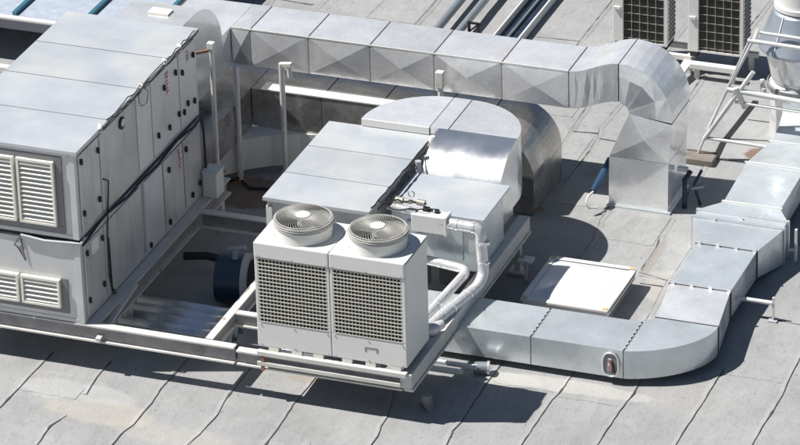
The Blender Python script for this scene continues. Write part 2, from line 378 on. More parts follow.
SEAMS = [[(-2.51,-5.9),(-2.51,-5.32),(-2.50,-4.66),(-2.49,-4.0)],[(-1.81,-6.2),(-1.81,-5.89),(-1.85,-5.51),(-1.77,-5.25)],[(-1.76,-4.77),(-1.81,-4.37),(-1.81,-4.0)],
[(-1.07,-6.2),(-1.07,-5.65),(-1.07,-5.37),(-1.03,-5.22),(-1.03,-4.73),(-1.06,-4.43),(-1.05,-3.6),(-1.03,-2.0),(-1.05,-0.5)],
[(-0.33,-6),(-0.33,-5.41),(-0.29,-5.18),(-0.27,-4.74),(-0.32,-4.40),(-0.32,-4.08),(-0.34,-3.2),(-0.3,-1.5)],
[(0.44,-6),(0.44,-5.17),(0.44,-4.84),(0.42,-4.58),(0.40,-4.30),(0.42,-3.5)],
[(1.48,-5.6),(1.48,-4.83),(1.48,-4.66),(1.44,-4.45),(1.43,-4.26),(1.31,-3.72)],
[(2.22,-5.4),(2.22,-4.60),(2.18,-4.32),(2.20,-4.12),(2.19,-3.77),(2.18,-3.28),(2.20,-2.6)],
[(2.95,-5.1),(2.95,-4.36),(2.95,-4.12),(2.95,-3.39),(2.98,-3.14),(2.98,-2.6)],[(3.69,-4.9),(3.69,-4.12),(3.69,-3.80),(3.70,-3.20),(3.72,-2.99),(3.70,-2.6)],
[(4.45,-4.7),(4.45,-3.88),(4.45,-3.64),(4.46,-3.16),(4.47,-2.2)],[(5.20,-4.4),(5.20,-3.64),(5.19,-3.25),(5.21,-2.65),(5.18,-2.05),(5.15,-1.0)],
[(4.5,-0.95),(4.97,-1.00),(5.9,-1.02)],[(2.15,1.6),(2.15,1.09),(2.15,0.72),(2.20,0.47),(2.23,0.19),(2.21,-0.4)],
[(2.91,1.01),(2.92,0.72),(2.92,0.51),(2.96,0.27),(2.96,-0.3)],[(3.31,-0.4),(3.31,-0.62),(3.33,-0.89),(3.36,-1.39),(3.34,-1.7)],[(2.95,-0.36),(3.34,-0.46)],
[(3.04,-0.61),(3.32,-0.61)],[(1.12,2.84),(1.43,2.87)],[(1.48,2.75),(2.2,2.70)],[(1.06,4.6),(1.08,3.40),(1.10,2.83),(1.12,2.24),(1.12,1.2)],
[(1.43,3.74),(1.40,3.06),(1.46,2.80),(1.48,2.43),(1.48,1.5)],[(0.41,9),(0.41,6.49),(0.41,4)],[(-0.31,6.43),(-0.37,4.26)],[(-0.29,5.28),(0.41,5.32)],
[(-3.09,7),(-3.09,5.58),(-3.11,4.24)],[(-2.36,7),(-2.36,5.80),(-2.37,5.50),(-2.41,4.23)],[(-1.71,7),(-1.71,6.00),(-1.71,5.64),(-1.73,4.22)],[(-3.73,6.38),(-3.73,4.18)],
[(-3.63,5.41),(-3.18,5.38)],[(1.50,8),(1.50,6.15),(1.48,4.58)],[(2.31,8.6),(2.31,7.23),(2.29,6.2)],[(2.16,4.9),(2.16,4.35),(2.17,3.6),(2.2,2.2)],[(3.01,3.77),(3.4,3.77)],
[(3.05,2.62),(3.45,2.79)],[(2.87,2.45),(2.92,1.6)],[(-1.8,3.2),(-1.8,0.1),(-1.82,-0.5)],[(-2.52,3.2),(-2.5,1.9)]]
g = MB(); lap = MB()
for s in SEAMS:
    # densify with slight wander, varying width: an open lapped joint filled with dirt
    pts = []
    for i in range(len(s)-1):
        a = Vector((*s[i], 0)); b = Vector((*s[i+1], 0)); k = max(1, int((b-a).length/0.09))
        for j in range(k): pts.append(a.lerp(b, j/k))
    pts.append(Vector((*s[-1], 0)))
    for p in pts[1:-1]: p.x += random.uniform(-0.004, 0.004); p.y += random.uniform(-0.004, 0.004)
    L = []
    base = random.uniform(0.0022, 0.004)
    for i, p in enumerate(pts):
        d = (pts[min(i+1, len(pts)-1)]-pts[max(i-1, 0)]).normalized(); sd = Vector((d.y, -d.x, 0))
        w = base + random.uniform(-0.0015, 0.002) + (0.008 if random.random() < 0.06 else 0)
        L.append((p-sd*w, p+sd*w, sd))
    def up(p, h): return (p.x, p.y, rz(p.x, p.y)+h)
    for i in range(len(L)-1):
        a, b = L[i], L[i+1]
        g.face((up(a[1], .0075), up(a[0], .0075), up(b[0], .0075), up(b[1], .0075)))
        # the lap edge standing up beside it
        q = 0.05
        lap.face((up(a[0]-a[2]*0.001, .010), up(b[0]-b[2]*0.001, .010), up(b[0]-b[2]*q, .003), up(a[0]-a[2]*q, .003)))
        lap.face((up(a[0]-a[2]*0.001, .010), up(a[0]-a[2]*0.001, .0), up(b[0]-b[2]*0.001, .0), up(b[0]-b[2]*0.001, .010)))
MT['seam'] = mat('tarred joint', (0.075, 0.07, 0.065), 0.8, noise=0.3, nscale=10, col2=(0.22, 0.13, 0.09), c2_lo=0.6, c2_hi=0.66, c2scale=2.5, c2amt=0.8)
o = g.build('roof_joints', 'seam'); o['kind'] = 'structure'
o = lap.build('roof_membrane_laps', 'roof'); o['kind'] = 'structure'
for (a, b, c_, d) in ((-1.79, -1.08, -7.0, -5.22), (-1.01, -.31, -7.0, -5.30), (-.27, .42, -7.0, -5.12), (-2.49, -1.83, -4.9, -4.42), (2.24, 2.93, -3.22, -2.6),
                     (2.99, 3.68, -3.30, -2.6), (3.73, 4.44, -7, -3.9), (1.50, 2.18, -7.0, -4.95), (2.97, 3.33, -.44, .50), (2.24, 2.90, .30, 1.0), (4.49, 5.17, -2.3, -.97), (1.14, 1.42, 2.1, 2.80), (1.5, 2.14, 1.0, 2.66), (.43, 1.0, 3.2, 5.35), (-.30, .40, 5.0, 9.0), (-2.36, -1.73, 5.2, 9)):
    g = MB(); n_ = 14; jx = [random.uniform(-.012, .012) for _ in range(n_+1)]
    R_ = [[(a+(b-a)*i/n_, c_+(jx[i] if j == 0 else (jx[n_-i] if j == 6 else 0))+(d-c_)*j/6) for i in range(n_+1)] for j in range(7)]
    for j in range(6):
        for i in range(n_):
            q = [R_[j][i], R_[j][i+1], R_[j+1][i+1], R_[j+1][i]]; g.face([(x, y, rz(x, y)+.0045) for x, y in q])
    for j, rev in ((0, False), (6, True)):
        for i in range(n_):
            (xa, ya_), (xb, yb_) = R_[j][i], R_[j][i+1]
            q = [(xa, ya_, rz(xa, ya_)-.002), (xb, yb_, rz(xb, yb_)-.002), (xb, yb_, rz(xb, yb_)+.0045), (xa, ya_, rz(xa, ya_)+.0045)]
            g.face(q[::-1] if rev else q)
    o = g.build('roof_membrane_sheet', 'roof'); o['kind'] = 'structure'
# wide flat black strip on the membrane at the right
g = MB()
w = [(2.95, 2.60), (2.91, 3.08), (2.94, 3.71), (2.96, 4.3)]
for i in range(3):
    a, b = w[i], w[i+1]
    g.face(((a[0]-.035, a[1], .009), (a[0]+.035, a[1], .009), (b[0]+.035, b[1], .009), (b[0]-.035, b[1], .009)))
o = g.build('roof_dark_strip', 'dark'); o['kind'] = 'structure'

LIFT = 0.07          # the whole steel frame and all it carries stands this much higher
CARRIED = []
# ------------------------------------------------------------------ air handling unit
X0, X1, Y0, Y1, ZB, ZM, ZT = -3.52, -2.0, -4.17, -0.93, 0.50, 1.47, 2.50
ahu = thing('air_handling_unit', (-2.75, -2.55, 0.5), 'tall two-tier grey ventilation cabinet with slatted louvres, doors and pale sheet roof at far left', 'ventilation unit')
g = bx(X0, Y0+.02, ZB+.03, X1-.02, Y1, ZM-.03); g.build('lower_cabinet', 'ahu_panel', ahu)
g = bx(X0, Y0+.02, ZM+.03, X1-.02, Y1, ZT-.02); g.build('upper_cabinet', 'ahu_panel', ahu)
g = bx(X0, Y0+.03, ZM-.028, X1-.025, Y1-.01, ZM+.028); g.build('dark_gasket', 'gap', ahu)
# frames (corner posts and rails)
g = MB()
for (z0, z1) in ((ZB, ZM-.025), (ZM+.025, ZT-.005)):
    g.box(X1-.07, Y0-.004, z0, X1+.002, Y0+.06, z1); g.box(X1-.06, Y1-.06, z0, X1+.002, Y1+.003, z1)
    g.box(X0, Y0-.001, z0, X1-.072, Y0+.05, z0+.05); g.box(X0, Y0-.001, z1-.05, X1-.072, Y0+.05, z1)
    g.box(X1-.05, Y0+.062, z0, X1+.0, Y1-.062, z0+.05); g.box(X1-.05, Y0+.062, z1-.05, X1+.0, Y1-.062, z1)
g.build('corner_frame', 'ahu_frame', ahu, bevel=.006)
# front sheets around the louvres
g = MB(); g.box(X0, Y0+.004, ZM+.076, X1-.072, Y0+.018, ZT-.056); g.box(X0, Y0+.004, ZB+.051, X1-.072, Y0+.018, ZM-.076)
g.build('front_panel', 'ahu_frame', ahu)
def louvre(x0, x1, z0, z1, n, nm):
    fr = MB(); t = .028
    fr.box(x0-.0, Y0-.05, z0, x0+t, Y0+.0, z1); fr.box(x1-t, Y0-.05, z0, x1, Y0+.0, z1)
    fr.box(x0+t, Y0-.05, z0, x1-t, Y0+.0, z0+t); fr.box(x0+t, Y0-.05, z1-t, x1-t, Y0+.0, z1)
    f = fr.build('louvre', 'louvre', ahu, bevel=.003)
    bk = bx(x0+t, Y0-.006, z0+t, x1-t, Y0+.002, z1-t); bk.build('louvre_backing', 'dark', f)
    s = MB(); h = (z1-z0-2*t)/n
    for i in range(n):
        z = z0+t+h*(i+.5)
        # a sloping blade: high at the wall, low at the front
        ya, yb_ = Y0-.008, Y0-.044
        s.loft('x', [((yb_, z-h*.12), (yb_, z-h*.30)), ((ya, z+h*.42), (ya, z+h*.24))], x0+t+.002, x1-t-.002)
    s.build('louvre_blade', 'louvre', f)
louvre(-2.655, -2.23, 1.64, 2.39, 13, 0); louvre(-3.10, -2.69, 1.64, 2.39, 13, 0)
louvre(-2.70, -2.25, 0.67, 1.00, 5, 0); louvre(-3.16, -2.73, 0.67, 1.00, 5, 0)
g = MB(); g.box(X0, Y0-.012, 1.555, -2.15, Y0+.003, 1.635); g.box(-2.222, Y0-.012, 1.64, -2.15, Y0+.003, 2.45); g.box(X0, Y0-.012, 2.395, -2.224, Y0+.003, 2.45)
g.build('louvre_surround', 'trim', ahu)
g = MB(); g.box(X0, Y0-.008, .60, -2.17, Y0+.003, .665); g.box(-2.245, Y0-.008, .667, -2.17, Y0+.003, 1.01)  # dark strips below and right of the lower louvres
g.build('lower_louvre_strips', 'trim', ahu)
# doors on the long side
up = [(-4.09, -3.59), (-3.56, -2.62), (-2.59, -2.22), (-2.19, -1.46), (-1.43, -1.0)]
lo = [(-4.09, -3.60), (-3.57, -2.62), (-2.50, -2.02), (-1.98, -1.46), (-1.43, -1.0)]
doors = []
for k, (rows, z0, z1) in enumerate(((up, ZM+.08, ZT-.06), (lo, ZB+.055, ZM-.08))):
    for a, b in rows:
        d = bx(X1-.02, a, z0, X1+.012, b, z1).build('access_door', 'ahu_light' if (k == 0 and a > -2.6) or (a, b) == (-2.50, -2.02) else 'ahu_panel', ahu, bevel=.006); doors.append((d, a, b, z0, z1))
for y, z in ((-3.63, 2.30), (-4.05, 2.36), (-3.66, 1.74), (-4.05, 1.76), (-4.05, 1.29), (-3.66, 1.28), (-3.68, 0.74), (-4.05, 0.73), (-1.87, 2.24), (-1.37, 2.2), (-1.55, 2.28), (-1.51, 1.76), (-1.37, 1.72), (-1.26, 1.78), (-1.06, 2.28), (-2.08, 1.76), (-1.78, 1.72), (-1.38, 1.27), (-1.86, 1.24), (-1.08, 1.73), (-1.26, 0.65), (-2.44, 0.60), (-1.9, 0.62), (-1.05, .7)):
    best = [d for d in doors if d[1]-.01 <= y <= d[2]+.01 and d[3]-.01 <= z <= d[4]+.01]
    g = MB(); g.box(X1+.013, y-.024, z-.014, X1+.03, y+.024, z+.014); g.box(X1+.013, y-.012, z-.034, X1+.04, y+.012, z+.034)
    g.build('latch', 'dark', best[0][0] if best else ahu, bevel=.005)
# round flanged port
g = MB(); g.tube([(X1+.013, -3.0, 2.33), (X1+.03, -3.0, 2.33)], .07, 20); g.build('port_cover', 'dark', ahu, smooth=30)
g = MB(); g.tube([(X1+.031, -3.0, 2.34), (X1+.04, -3.0, 2.34)], .045, 20); g.build('port_cap', 'ahu_frame', ahu, smooth=30)
# stickers with red marks
def sticker(y, z, w, h, n):
    s = bx(X1+.0135, y, z-h, X1+.0155, y+w, z).build('warning_sticker', 'stickerw', ahu)
    g = MB()
    for i in range(n):
        zz = z-h*(i+.15)/n
        a = y+w*random.uniform(.08, .25); b = y+w*random.uniform(.65, .95)
        g.box(X1+.0158, a, zz-h/n*.6, X1+.0168, b, zz)
        if random.random() < .6: g.box(X1+.0158, a-.0+.01, zz-h/n*.95, X1+.0168, a+.03, zz-h/n*.6)
    g.build('sticker_print', 'sticker', s)
sticker(-1.84, 2.39, .12, .26, 6); sticker(-1.24, 2.40, .08, .13, 3); sticker(-1.62, 1.36, .12, .25, 6); 
bx(X1+.0135, -3.92, 1.2, X1+.0155, -3.74, 1.36).build('blank_label', 'stickerw', ahu)
# sagging heavy cable lying along the joint
def wander(a, b, n, sag=0, j=.01):
    a = Vector(a); b = Vector(b); r = []
    for i in range(n+1):
        t = i/n; p = a.lerp(b, t); p.z -= sag*4*t*(1-t); 
        if 0 < i < n: p += Vector((random.uniform(0, j), random.uniform(-j, j), random.uniform(-j, j)))
        r.append(p)
    return r
g = MB(); g.tube([(X1+.03, -4.17, 1.44), (X1+.035, -4.09, 1.45), (X1+.03, -3.8, 1.49), (X1+.04, -3.59, 1.52), (X1+.035, -3.41, 1.50), (X1+.04, -3.0, 1.46), (X1+.035, -2.61, 1.47), (X1+.04, -2.2, 1.46), (X1+.035, -1.64, 1.5), (X1+.04, -1.22, 1.46), (X1+.03, -0.95, 1.46), (X1+.03, -.90, 1.3), (X1+.03, -.88, .5)], .014, 8)
g.build('black_cable', 'dark', ahu, smooth=60)
g = MB(); g.tube([(X1+.03, -4.10, 1.50), (X1+.02, -4.185, 1.46), (-2.1, Y0-.02, 1.46), (-2.4, Y0-.02, 1.44), (-2.67, Y0-.02, 1.47)], .017, 8); g.build('front_cable', 'grey', ahu, smooth=60)
g = MB(); g.tube([(-3.2, Y0-.012, 1.50), (-2.67, Y0-.012, 1.46), (-2.76, Y0-.012, 1.34), (-2.71, Y0-.012, 1.30), (-2.64, Y0-.012, 1.16), (-2.68, Y0-.012, 1.42)], .006, 6); g.build('hanging_wire', 'dark', ahu, smooth=60)
g = MB(); g.tube([(X1+.02, -3.54, 1.92), (X1+.03, -3.44, 1.86), (X1+.03, -3.46, 1.7), (X1+.02, -3.48, 1.53), (X1+.03, -3.55, 1.21), (X1+.03, -3.56, .79), (X1+.02, -3.47, .52), (X1+.03, -3.42, .5), (X1+.02, -3.49, .60), (X1+.02, -3.5, 1.2)], .009, 6); g.build('door_wire', 'dark', ahu, smooth=60)
# roof sheets with drip edge
ys_ = [-4.20, -3.36, -2.55, -1.74, -0.90]
for i in range(4):
    g = MB(); a, b = ys_[i]+.006, ys_[i+1]-.006
    g.loft('y', [((X0-.03, ZT+.0+.035), (X0-.03, ZT)), ((X1+.035, ZT+.035), (X1+.035, ZT))], a, b, cb_top=.006)
    g.build('roof_panel', 'sheet_roof', ahu)
g = MB()
for y in ys_[1:4]: g.box(X0-.03, y-.0055, ZT, X1+.034, y+.0055, ZT+.034)
g.build('roof_joint', 'gap', ahu)
g = MB()
pts = wander((X1+.055, -3.62, ZT+.03), (X1+.05, -.95, ZT+.03), 26, 0, .018); g.tube(pts, .008, 6)
pts = wander((X1+.03, -3.4, ZT+.05), (X1+.03, -1.0, ZT+.05), 22, 0, .018); g.tube(pts, .006, 6)
g.build('roof_edge_cable', 'dark', ahu, smooth=60)
for y in (-3.58, -2.5, -1.86, -1.45):
    g = MB(); g.tube([(X1+.045, y, ZT-.01), (X1+.045, y, ZT+.03), (X1+.04, y+.02, ZT+.05), (X1+.01, y+.04, ZT+.055)], .020, 10); g.build('lifting_lug', 'ivory_worn', ahu, smooth=50)
g = MB()
for a in range(0, 15):
    pass
g.tube([(X1+.03, -2.55, 2.5), (X1+.06, -2.62, 2.42), (X1+.05, -2.55, 2.33), (X1+.05, -2.40, 2.30), (X1+.05, -2.35, 2.42), (X1+.03, -2.42, 2.5)], .004, 5); g.build('looped_wire', 'dark', ahu, smooth=60)

# electrical box on the frame at its end
ebx = thing('junction_box', (-1.86, -.95, .5), 'small white electrical box standing on the steel frame behind the tall ventilation cabinet', 'electrical box')
bx(-1.97, -1.0, .5, -1.80, -.78, .80).build('housing', 'ivory', ebx, bevel=.008)
bx(-1.975, -1.01, .801, -1.79, -.77, .815).build('lid', 'ivory', ebx)

# ------------------------------------------------------------------ steel frame
fr = thing('steel_support_frame', (-0.8, -2.4, 0.0), 'cream painted steel beam frame raised above the roof under the cooling units', 'support frame')
def ibeam(a, b, z0, z1, w, nm='beam', m='beam', t=.018):
    # a, b in plan, I-section
    a = Vector((*a, 0)); b = Vector((*b, 0)); d = (b-a).normalized(); s = Vector((-d.y, d.x, 0))
    g = MB()
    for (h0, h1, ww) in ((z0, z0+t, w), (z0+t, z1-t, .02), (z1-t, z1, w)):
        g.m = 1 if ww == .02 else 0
        q = [a-s*ww/2, a+s*ww/2, b+s*ww/2, b-s*ww/2]
        k = len(g.v)
        g.v += [(p.x, p.y, h0) for p in q]+[(p.x, p.y, h1) for p in q]
        for f in ((0,1,2,3),(7,6,5,4),(4,5,1,0),(5,6,2,1),(6,7,3,2),(7,4,0,3)): g.f.append(tuple(k+i for i in f)); g.mi.append(g.m)
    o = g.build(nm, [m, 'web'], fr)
    me = o.data; bmm = bmesh.new(); bmm.from_mesh(me); bmesh.ops.recalc_face_normals(bmm, faces=bmm.faces); bmm.to_mesh(me); bmm.free()
    return o
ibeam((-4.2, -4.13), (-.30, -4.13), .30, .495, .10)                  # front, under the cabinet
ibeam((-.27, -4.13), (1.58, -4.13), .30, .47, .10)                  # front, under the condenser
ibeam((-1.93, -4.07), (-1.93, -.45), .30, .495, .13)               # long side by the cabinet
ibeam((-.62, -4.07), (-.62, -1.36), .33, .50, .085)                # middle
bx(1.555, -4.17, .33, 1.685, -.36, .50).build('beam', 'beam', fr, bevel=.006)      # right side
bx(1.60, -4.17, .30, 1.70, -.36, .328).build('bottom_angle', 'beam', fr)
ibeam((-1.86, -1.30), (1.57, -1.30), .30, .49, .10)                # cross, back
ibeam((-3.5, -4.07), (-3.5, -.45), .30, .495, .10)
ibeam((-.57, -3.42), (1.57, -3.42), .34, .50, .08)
# rails carrying the condenser, square tube, proud of the front beam
g = MB(); g.box(-.02, -4.215, .475, 1.64, -4.15, .525); g.box(-.02, -3.55, .505, 1.56, -3.50, .54); g.build('condenser_rail', 'beam', fr, bevel=.004)
g = MB(); g.box(-.02, -4.215, .36, 1.57, -4.19, .40); g.build('front_angle', 'beam', fr)
g = MB(); g.box(.02, -4.21, .30, .055, -4.19, .474); g.build('angle_cleat', 'rust', fr)
# inclined tie on the cabinet corner
g = MB(); g.bar((-1.84, -4.22, .36), (-1.84, -3.2, .51), .055, .03); g.build('corner_tie', 'beam', fr)
for (x, y) in ((-1.93, -3.2), (-.62, -1.36), (1.0, -3.42), (1.63, -.62), (-1.93, -.62), (-3.5, -3.2), (.9, -1.3)):
    g = MB(); g.box(x-.035, y-.035, .03-LIFT, x+.035, y+.035, .30); g.box(x-.09, y-.09, .0-LIFT, x+.09, y+.09, .03-LIFT)
    g.build('frame_foot', 'beam', fr)
g = MB(); g.bar((1.70, -.78, .18), (1.86, -.78, .18), .14, .03); g.box(1.76, -.80, -LIFT, 1.79, -.76, .17); g.build('side_bracket', 'ivory_worn', fr)

# ------------------------------------------------------------------ condensing unit
cx0, cx1, cy0, cy1, cz0, cz1 = -.02, 1.64, -4.17, -3.50, .575, 1.79
cu = thing('condensing_unit', (.81, -3.84, cz0), 'ivory twin-fan outdoor cooling unit with wire-grid coils at the front of the frame', 'cooling unit')
g = MB()
g.box(cx0+.03, cy0+.03, cz0+.02, cx1-.03, cy1-.03, cz1-.03); g.build('inner_core', 'coil', cu)
g = MB()
g.box(cx0, cy0, cz0, .808, cy0+.03, .855); g.box(.814, cy0, cz0, cx1, cy0+.03, .855)     # bottom panels
g.build('bottom_panel', 'ivory', cu, bevel=.008)
g = MB()
g.box(cx0, cy0-.012, 1.615, .808, cy0+.03, cz1); g.box(.814, cy0-.012, 1.615, cx1, cy0+.03, cz1)
g.build('top_band', 'ivory', cu, bevel=.012)
g = MB()
for a, b in ((cx0, cx0+.035), (.775, .808), (.814, .847), (cx1-.045, cx1)): g.box(a, cy0, .857, b, cy0+.03, 1.613)
g.build('front_post', 'ivory', cu, bevel=.006)
g = MB(); g.box(cx1-.028, cy0+.032, cz0, cx1, cy1-.0, 1.76); g.box(cx0, cy0+.032, cz0, cx0+.028, cy1, 1.76); g.box(cx0+.03, cy1-.028, cz0, cx1-.03, cy1, 1.76)
g.build('side_panel', 'ivory', cu, bevel=.008)
for x in (.03, .40, .77, .85, 1.22, 1.60):
    for z in (.60, .83, 1.64):
        MB().tube([(x, cy0-(.013 if z > 1.6 else .001), z), (x, cy0-(.019 if z > 1.6 else .007), z)], .008, 8).build('screw', 'grey', cu)
FC = [(.41, -3.835), (1.235, -3.835)]
g = MB()
for a, b, (fx, fy) in ((cx0, .808, FC[0]), (.814, cx1, FC[1])):
    # top sheet with a round opening
    n = 48; R = .305
    ring = [(fx+R*math.cos(2*PI*i/n), fy+R*math.sin(2*PI*i/n)) for i in range(n)]
    def edge(i):
        t = 2*PI*i/n; c, s = math.cos(t), math.sin(t)
        k = min(((b-fx) if c > 0 else (a-fx))/c if abs(c) > 1e-6 else 1e9, ((cy1-fy) if s > 0 else (cy0+.03-fy))/s if abs(s) > 1e-6 else 1e9)
        return (fx+c*k, fy+s*k)
    for i in range(n):
        p, q = ring[i], ring[(i+1) % n]; e, f = edge(i), edge(i+1)
        # put corners in
        mid = None
        if abs(e[0]-f[0]) > 1e-6 and abs(e[1]-f[1]) > 1e-6:
            mid = (e[0] if abs(e[0]-a) < 1e-4 or abs(e[0]-b) < 1e-4 else f[0], e[1] if abs(e[1]-cy1) < 1e-4 or abs(e[1]-cy0-.03) < 1e-4 else f[1])
        pts = [(*p, cz1-.004), (*e, cz1-.004)] + ([(*mid, cz1-.004)] if mid else []) + [(*f, cz1-.004), (*q, cz1-.004)]
        g.face(pts)
g.build('top_sheet', 'ivory', cu)
# wire grid coil guards
for a, b in ((cx0+.035, .775), (.847, cx1-.045)):
    bk = bx(a, cy0+.022, .857, b, cy0+.028, 1.613).build('coil_face', 'coil', cu)
    g = MB(); nc, nr = 19, 17
    for i in range(nc+1):
        x = a+.006+(b-a-.012)*i/nc; g.box(x-.0045, cy0+.003, .857, x+.0045, cy0+.010, 1.613)
    for i in range(nr+1):
        z = .865+(1.605-.865)*i/nr; g.box(a, cy0-.004, z-.005, b, cy0+.0025, z+.005)
    g.build('coil_guard', 'wire', bk)
# fans
for k, (fx, fy) in enumerate(FC):
    g = MB(); g.lathe((fx, fy, cz1-.03), [(.300, 0), (.300, .15), (.312, .155), (.312, .16)], 56)
    g.lathe((fx, fy, cz1-.03), [(.288, .16), (.288, 0)], 56)
    sh = g.build('fan_shroud', 'ivory', cu, smooth=35)
    g = MB()
    zt = cz1+.13
    for rr, zz, th in ((.306, zt, .009), (.308, zt+.022, .009), (.305, zt+.045, .009), (.290, zt+.062, .006)):
        g.tube([(fx+rr*math.cos(2*PI*i/48), fy+rr*math.sin(2*PI*i/48), zz) for i in range(49)], th, 6, caps=False)
    nb = 54
    for i in range(nb):
        t = 2*PI*i/nb
        prev = []
        for s_ in range(7):
            f_ = s_/6; rr = .075+(.29-.075)*f_; tt = t+.35*f_*f_
            prev.append((fx+rr*math.cos(tt), fy+rr*math.sin(tt), zt+.080-.018*f_*f_))
        tt = t+.35; prev.append((fx+.308*math.cos(tt), fy+.308*math.sin(tt), zt+.04)); prev.append((fx+.309*math.cos(tt), fy+.309*math.sin(tt), zt-.005))
        g.tube(prev, .0029, 4, caps=False)
    gd = g.build('fan_guard', 'fanwire', cu, smooth=60)
    g = MB(); g.lathe((fx, fy, zt+.078), [(.078, 0), (.078, .012), (.06, .022), (.0005, .026)], 28); g.build('guard_hub', 'ivory', gd, smooth=40)
    g = MB(); g.lathe((fx, fy, zt-.06), [(.07, -.08), (.07, .05), (.0005, .06)], 20)
    for bl in range(4):
        t0 = 2*PI*bl/4+.3*k
        for s_ in range(8):
            a0, a1 = t0+1.2*s_/8, t0+1.2*(s_+1)/8
            z0_, z1_ = zt-.10+.09*s_/8, zt-.10+.09*(s_+1)/8
            g.face([(fx+.07*math.cos(a0), fy+.07*math.sin(a0), z0_), (fx+.275*math.cos(a0), fy+.275*math.sin(a0), z0_), (fx+.275*math.cos(a1), fy+.275*math.sin(a1), z1_), (fx+.07*math.cos(a1), fy+.07*math.sin(a1), z1_)])
    g.build('fan_blades', 'fan', cu, smooth=40)
    bx(fx-.29, fy-.29, cz1-.031, fx+.29, fy+.29, cz1-.026).build('fan_well', 'coil', cu)
for x in (.10, .36, .60, .92, 1.18, 1.46):
    g = MB(); g.box(x, cy0+.0, .527, x+.11, cy0+.10, .573); g.build('foot', 'ivory_worn', cu)
g = MB()
for x in (1.18,):
    g.box(x, cy0-.004, .70, x+.012, cy0, .74); g.box(x, cy0-.004, .74, x+.14, cy0, .752); g.box(x+.128, cy0-.004, .70, x+.14, cy0, .74)
g.build('hand_hold', 'trim', cu)

# ------------------------------------------------------------------ big roof box behind the condenser
bb = thing('fan_section_box', (-.1, -1.27, .5), 'low wide metal box with three-panel pale sheet lid, behind the twin-fan unit', 'equipment box')
bx0, bx1, by0, by1, bz0, bz1 = -.68, .49, -2.22, -.27, .78, 1.24
g = MB(); g.box(bx0, by0, bz0, bx1, by1, bz1); g.build('cabinet', 'ahu_panel', bb, bevel=.006)
ys_ = [-2.27, -1.62, -.92, -.26]
for i in range(3):
    g = MB(); g.loft('y', [((bx0-.03, 1.29), (bx0-.03, 1.25)), ((bx1+.03, 1.29), (bx1+.03, 1.25))], ys_[i]+.005, ys_[i+1]-.005, cb_top=.008); g.build('lid_panel', 'sheet_roof', bb)
g = MB()
for y in ys_[1:3]: g.box(bx0-.028, y-.0045, 1.25, bx1+.028, y+.0045, 1.289)
g.build('lid_joint', 'gap', bb)
for x, y in ((bx0+.03, by0+.03), (bx1-.05, by0+.03), (bx0+.03, by1-.05), (bx1-.05, by1-.05)):
    g = MB(); g.box(x-.03, y-.03, .497, x+.04, y+.04, bz0-.002); g.build('leg', 'ivory_worn', bb)
g = MB(); g.box(bx0-.0, by0-.03, .50, bx0+.07, by0-.002, 1.18); g.build('corner_post', 'ivory', bb, bevel=.004)
g = MB()
g.tube(wander((bx1+.03, -2.2, 1.31), (bx1+.06, -.35, 1.31), 18, 0, .012), .008, 6); g.tube(wander((bx1+.07, -2.1, 1.25), (bx1+.07, -.4, 1.28), 18, 0, .015), .008, 6)
g.tube(wander((bx1+.10, -1.9, 1.2), (bx1+.09, -.8, 1.25), 12, 0, .02), .007, 6)
g.build('side_cables', 'dark', bb, smooth=60)
g = MB(); g.lathe((bx1+.10, -.45, 1.2), [(.035, 0), (.05, .03), (.05, .13), (.03, .17), (.0005, .175)], 16); g.build('filter_bottle', 'ivory_worn', bb, smooth=40)
g = MB(); g.tube([(bx1+.11, -.95, 1.0), (bx1+.11, -.95, 1.30)], .035, 12); g.tube([(bx1+.12, -.72, 1.0), (bx1+.12, -.72, 1.26)], .026, 12); g.build('valve_stem', 'grey', bb, smooth=40)

# ------------------------------------------------------------------ smaller box at right
cb = thing('connection_box', (1.15, -1.38, .5), 'square galvanised box with a plain flat lid, standing at the right edge of the frame', 'equipment box')
g = MB(); g.loft('y', [((.60, 1.13), (.60, .50)), ((1.60, 1.13), (1.60, .50))], -1.80, -1.0, cb_side=0, caps=(True, True)); 
g.build('body', 'galv_floor', cb, bevel=.006)
g = MB(); g.loft('y', [((.56, 1.165), (.56, 1.132)), ((1.67, 1.165), (1.67, 1.132))], -1.85, -.97, cb_top=.008); g.build('lid', 'sheet_roof', cb)
g = MB(); g.box(.78, -1.82, .62, 1.42, -1.802, 1.02); g.build('front_plate', 'galv_floor', cb, bevel=.004)

# ------------------------------------------------------------------ U-bend duct (dome)
ub = thing('bend_duct', (.6, -.3, .5), 'broad rounded galvanised duct bend curving down into the square box in the centre', 'air duct')
DZ, DB = 1.385, .62
def plan_wedge(c, r, a0, a1, n, z0, z1, cb=0):
    g = MB(); ar = arc(c[0], c[1], r, a0, a1, n)
    for i in range(n):
        g.face([(c[0], c[1], z1), (*ar[i+1], z1), (*ar[i], z1)] if a1 < a0 and False else [(c[0], c[1], z1), (*ar[i], z1), (*ar[i+1], z1)] if a1 > a0 else [(c[0], c[1], z1), (*ar[i+1], z1), (*ar[i], z1)])
        p, q = ar[i], ar[i+1]
        f = [(*p, z0), (*q, z0), (*q, z1), (*p, z1)]
        if a1 < a0: f.reverse()
        g.face(f)
    for e in (ar[0], ar[-1]): g.face([(c[0], c[1], z0), (*e, z0), (*e, z1), (c[0], c[1], z1)])
    return g
g = plan_wedge((.485, -.262), .80, 180, 90, 14, DB, DZ); g.build('left_quarter', 'galv', ub, smooth=25)
g = MB(); g.loft('x', [((.54, DZ), (.54, DB)), ((-.262, DZ), (-.262, DB))], .495, .70, cb_side=.0); g.build('middle_section', 'galv', ub)
g = plan_wedge((.715, -.262), .80, 90, 0, 14, DB, DZ); g.build('right_quarter', 'galv', ub, smooth=25)
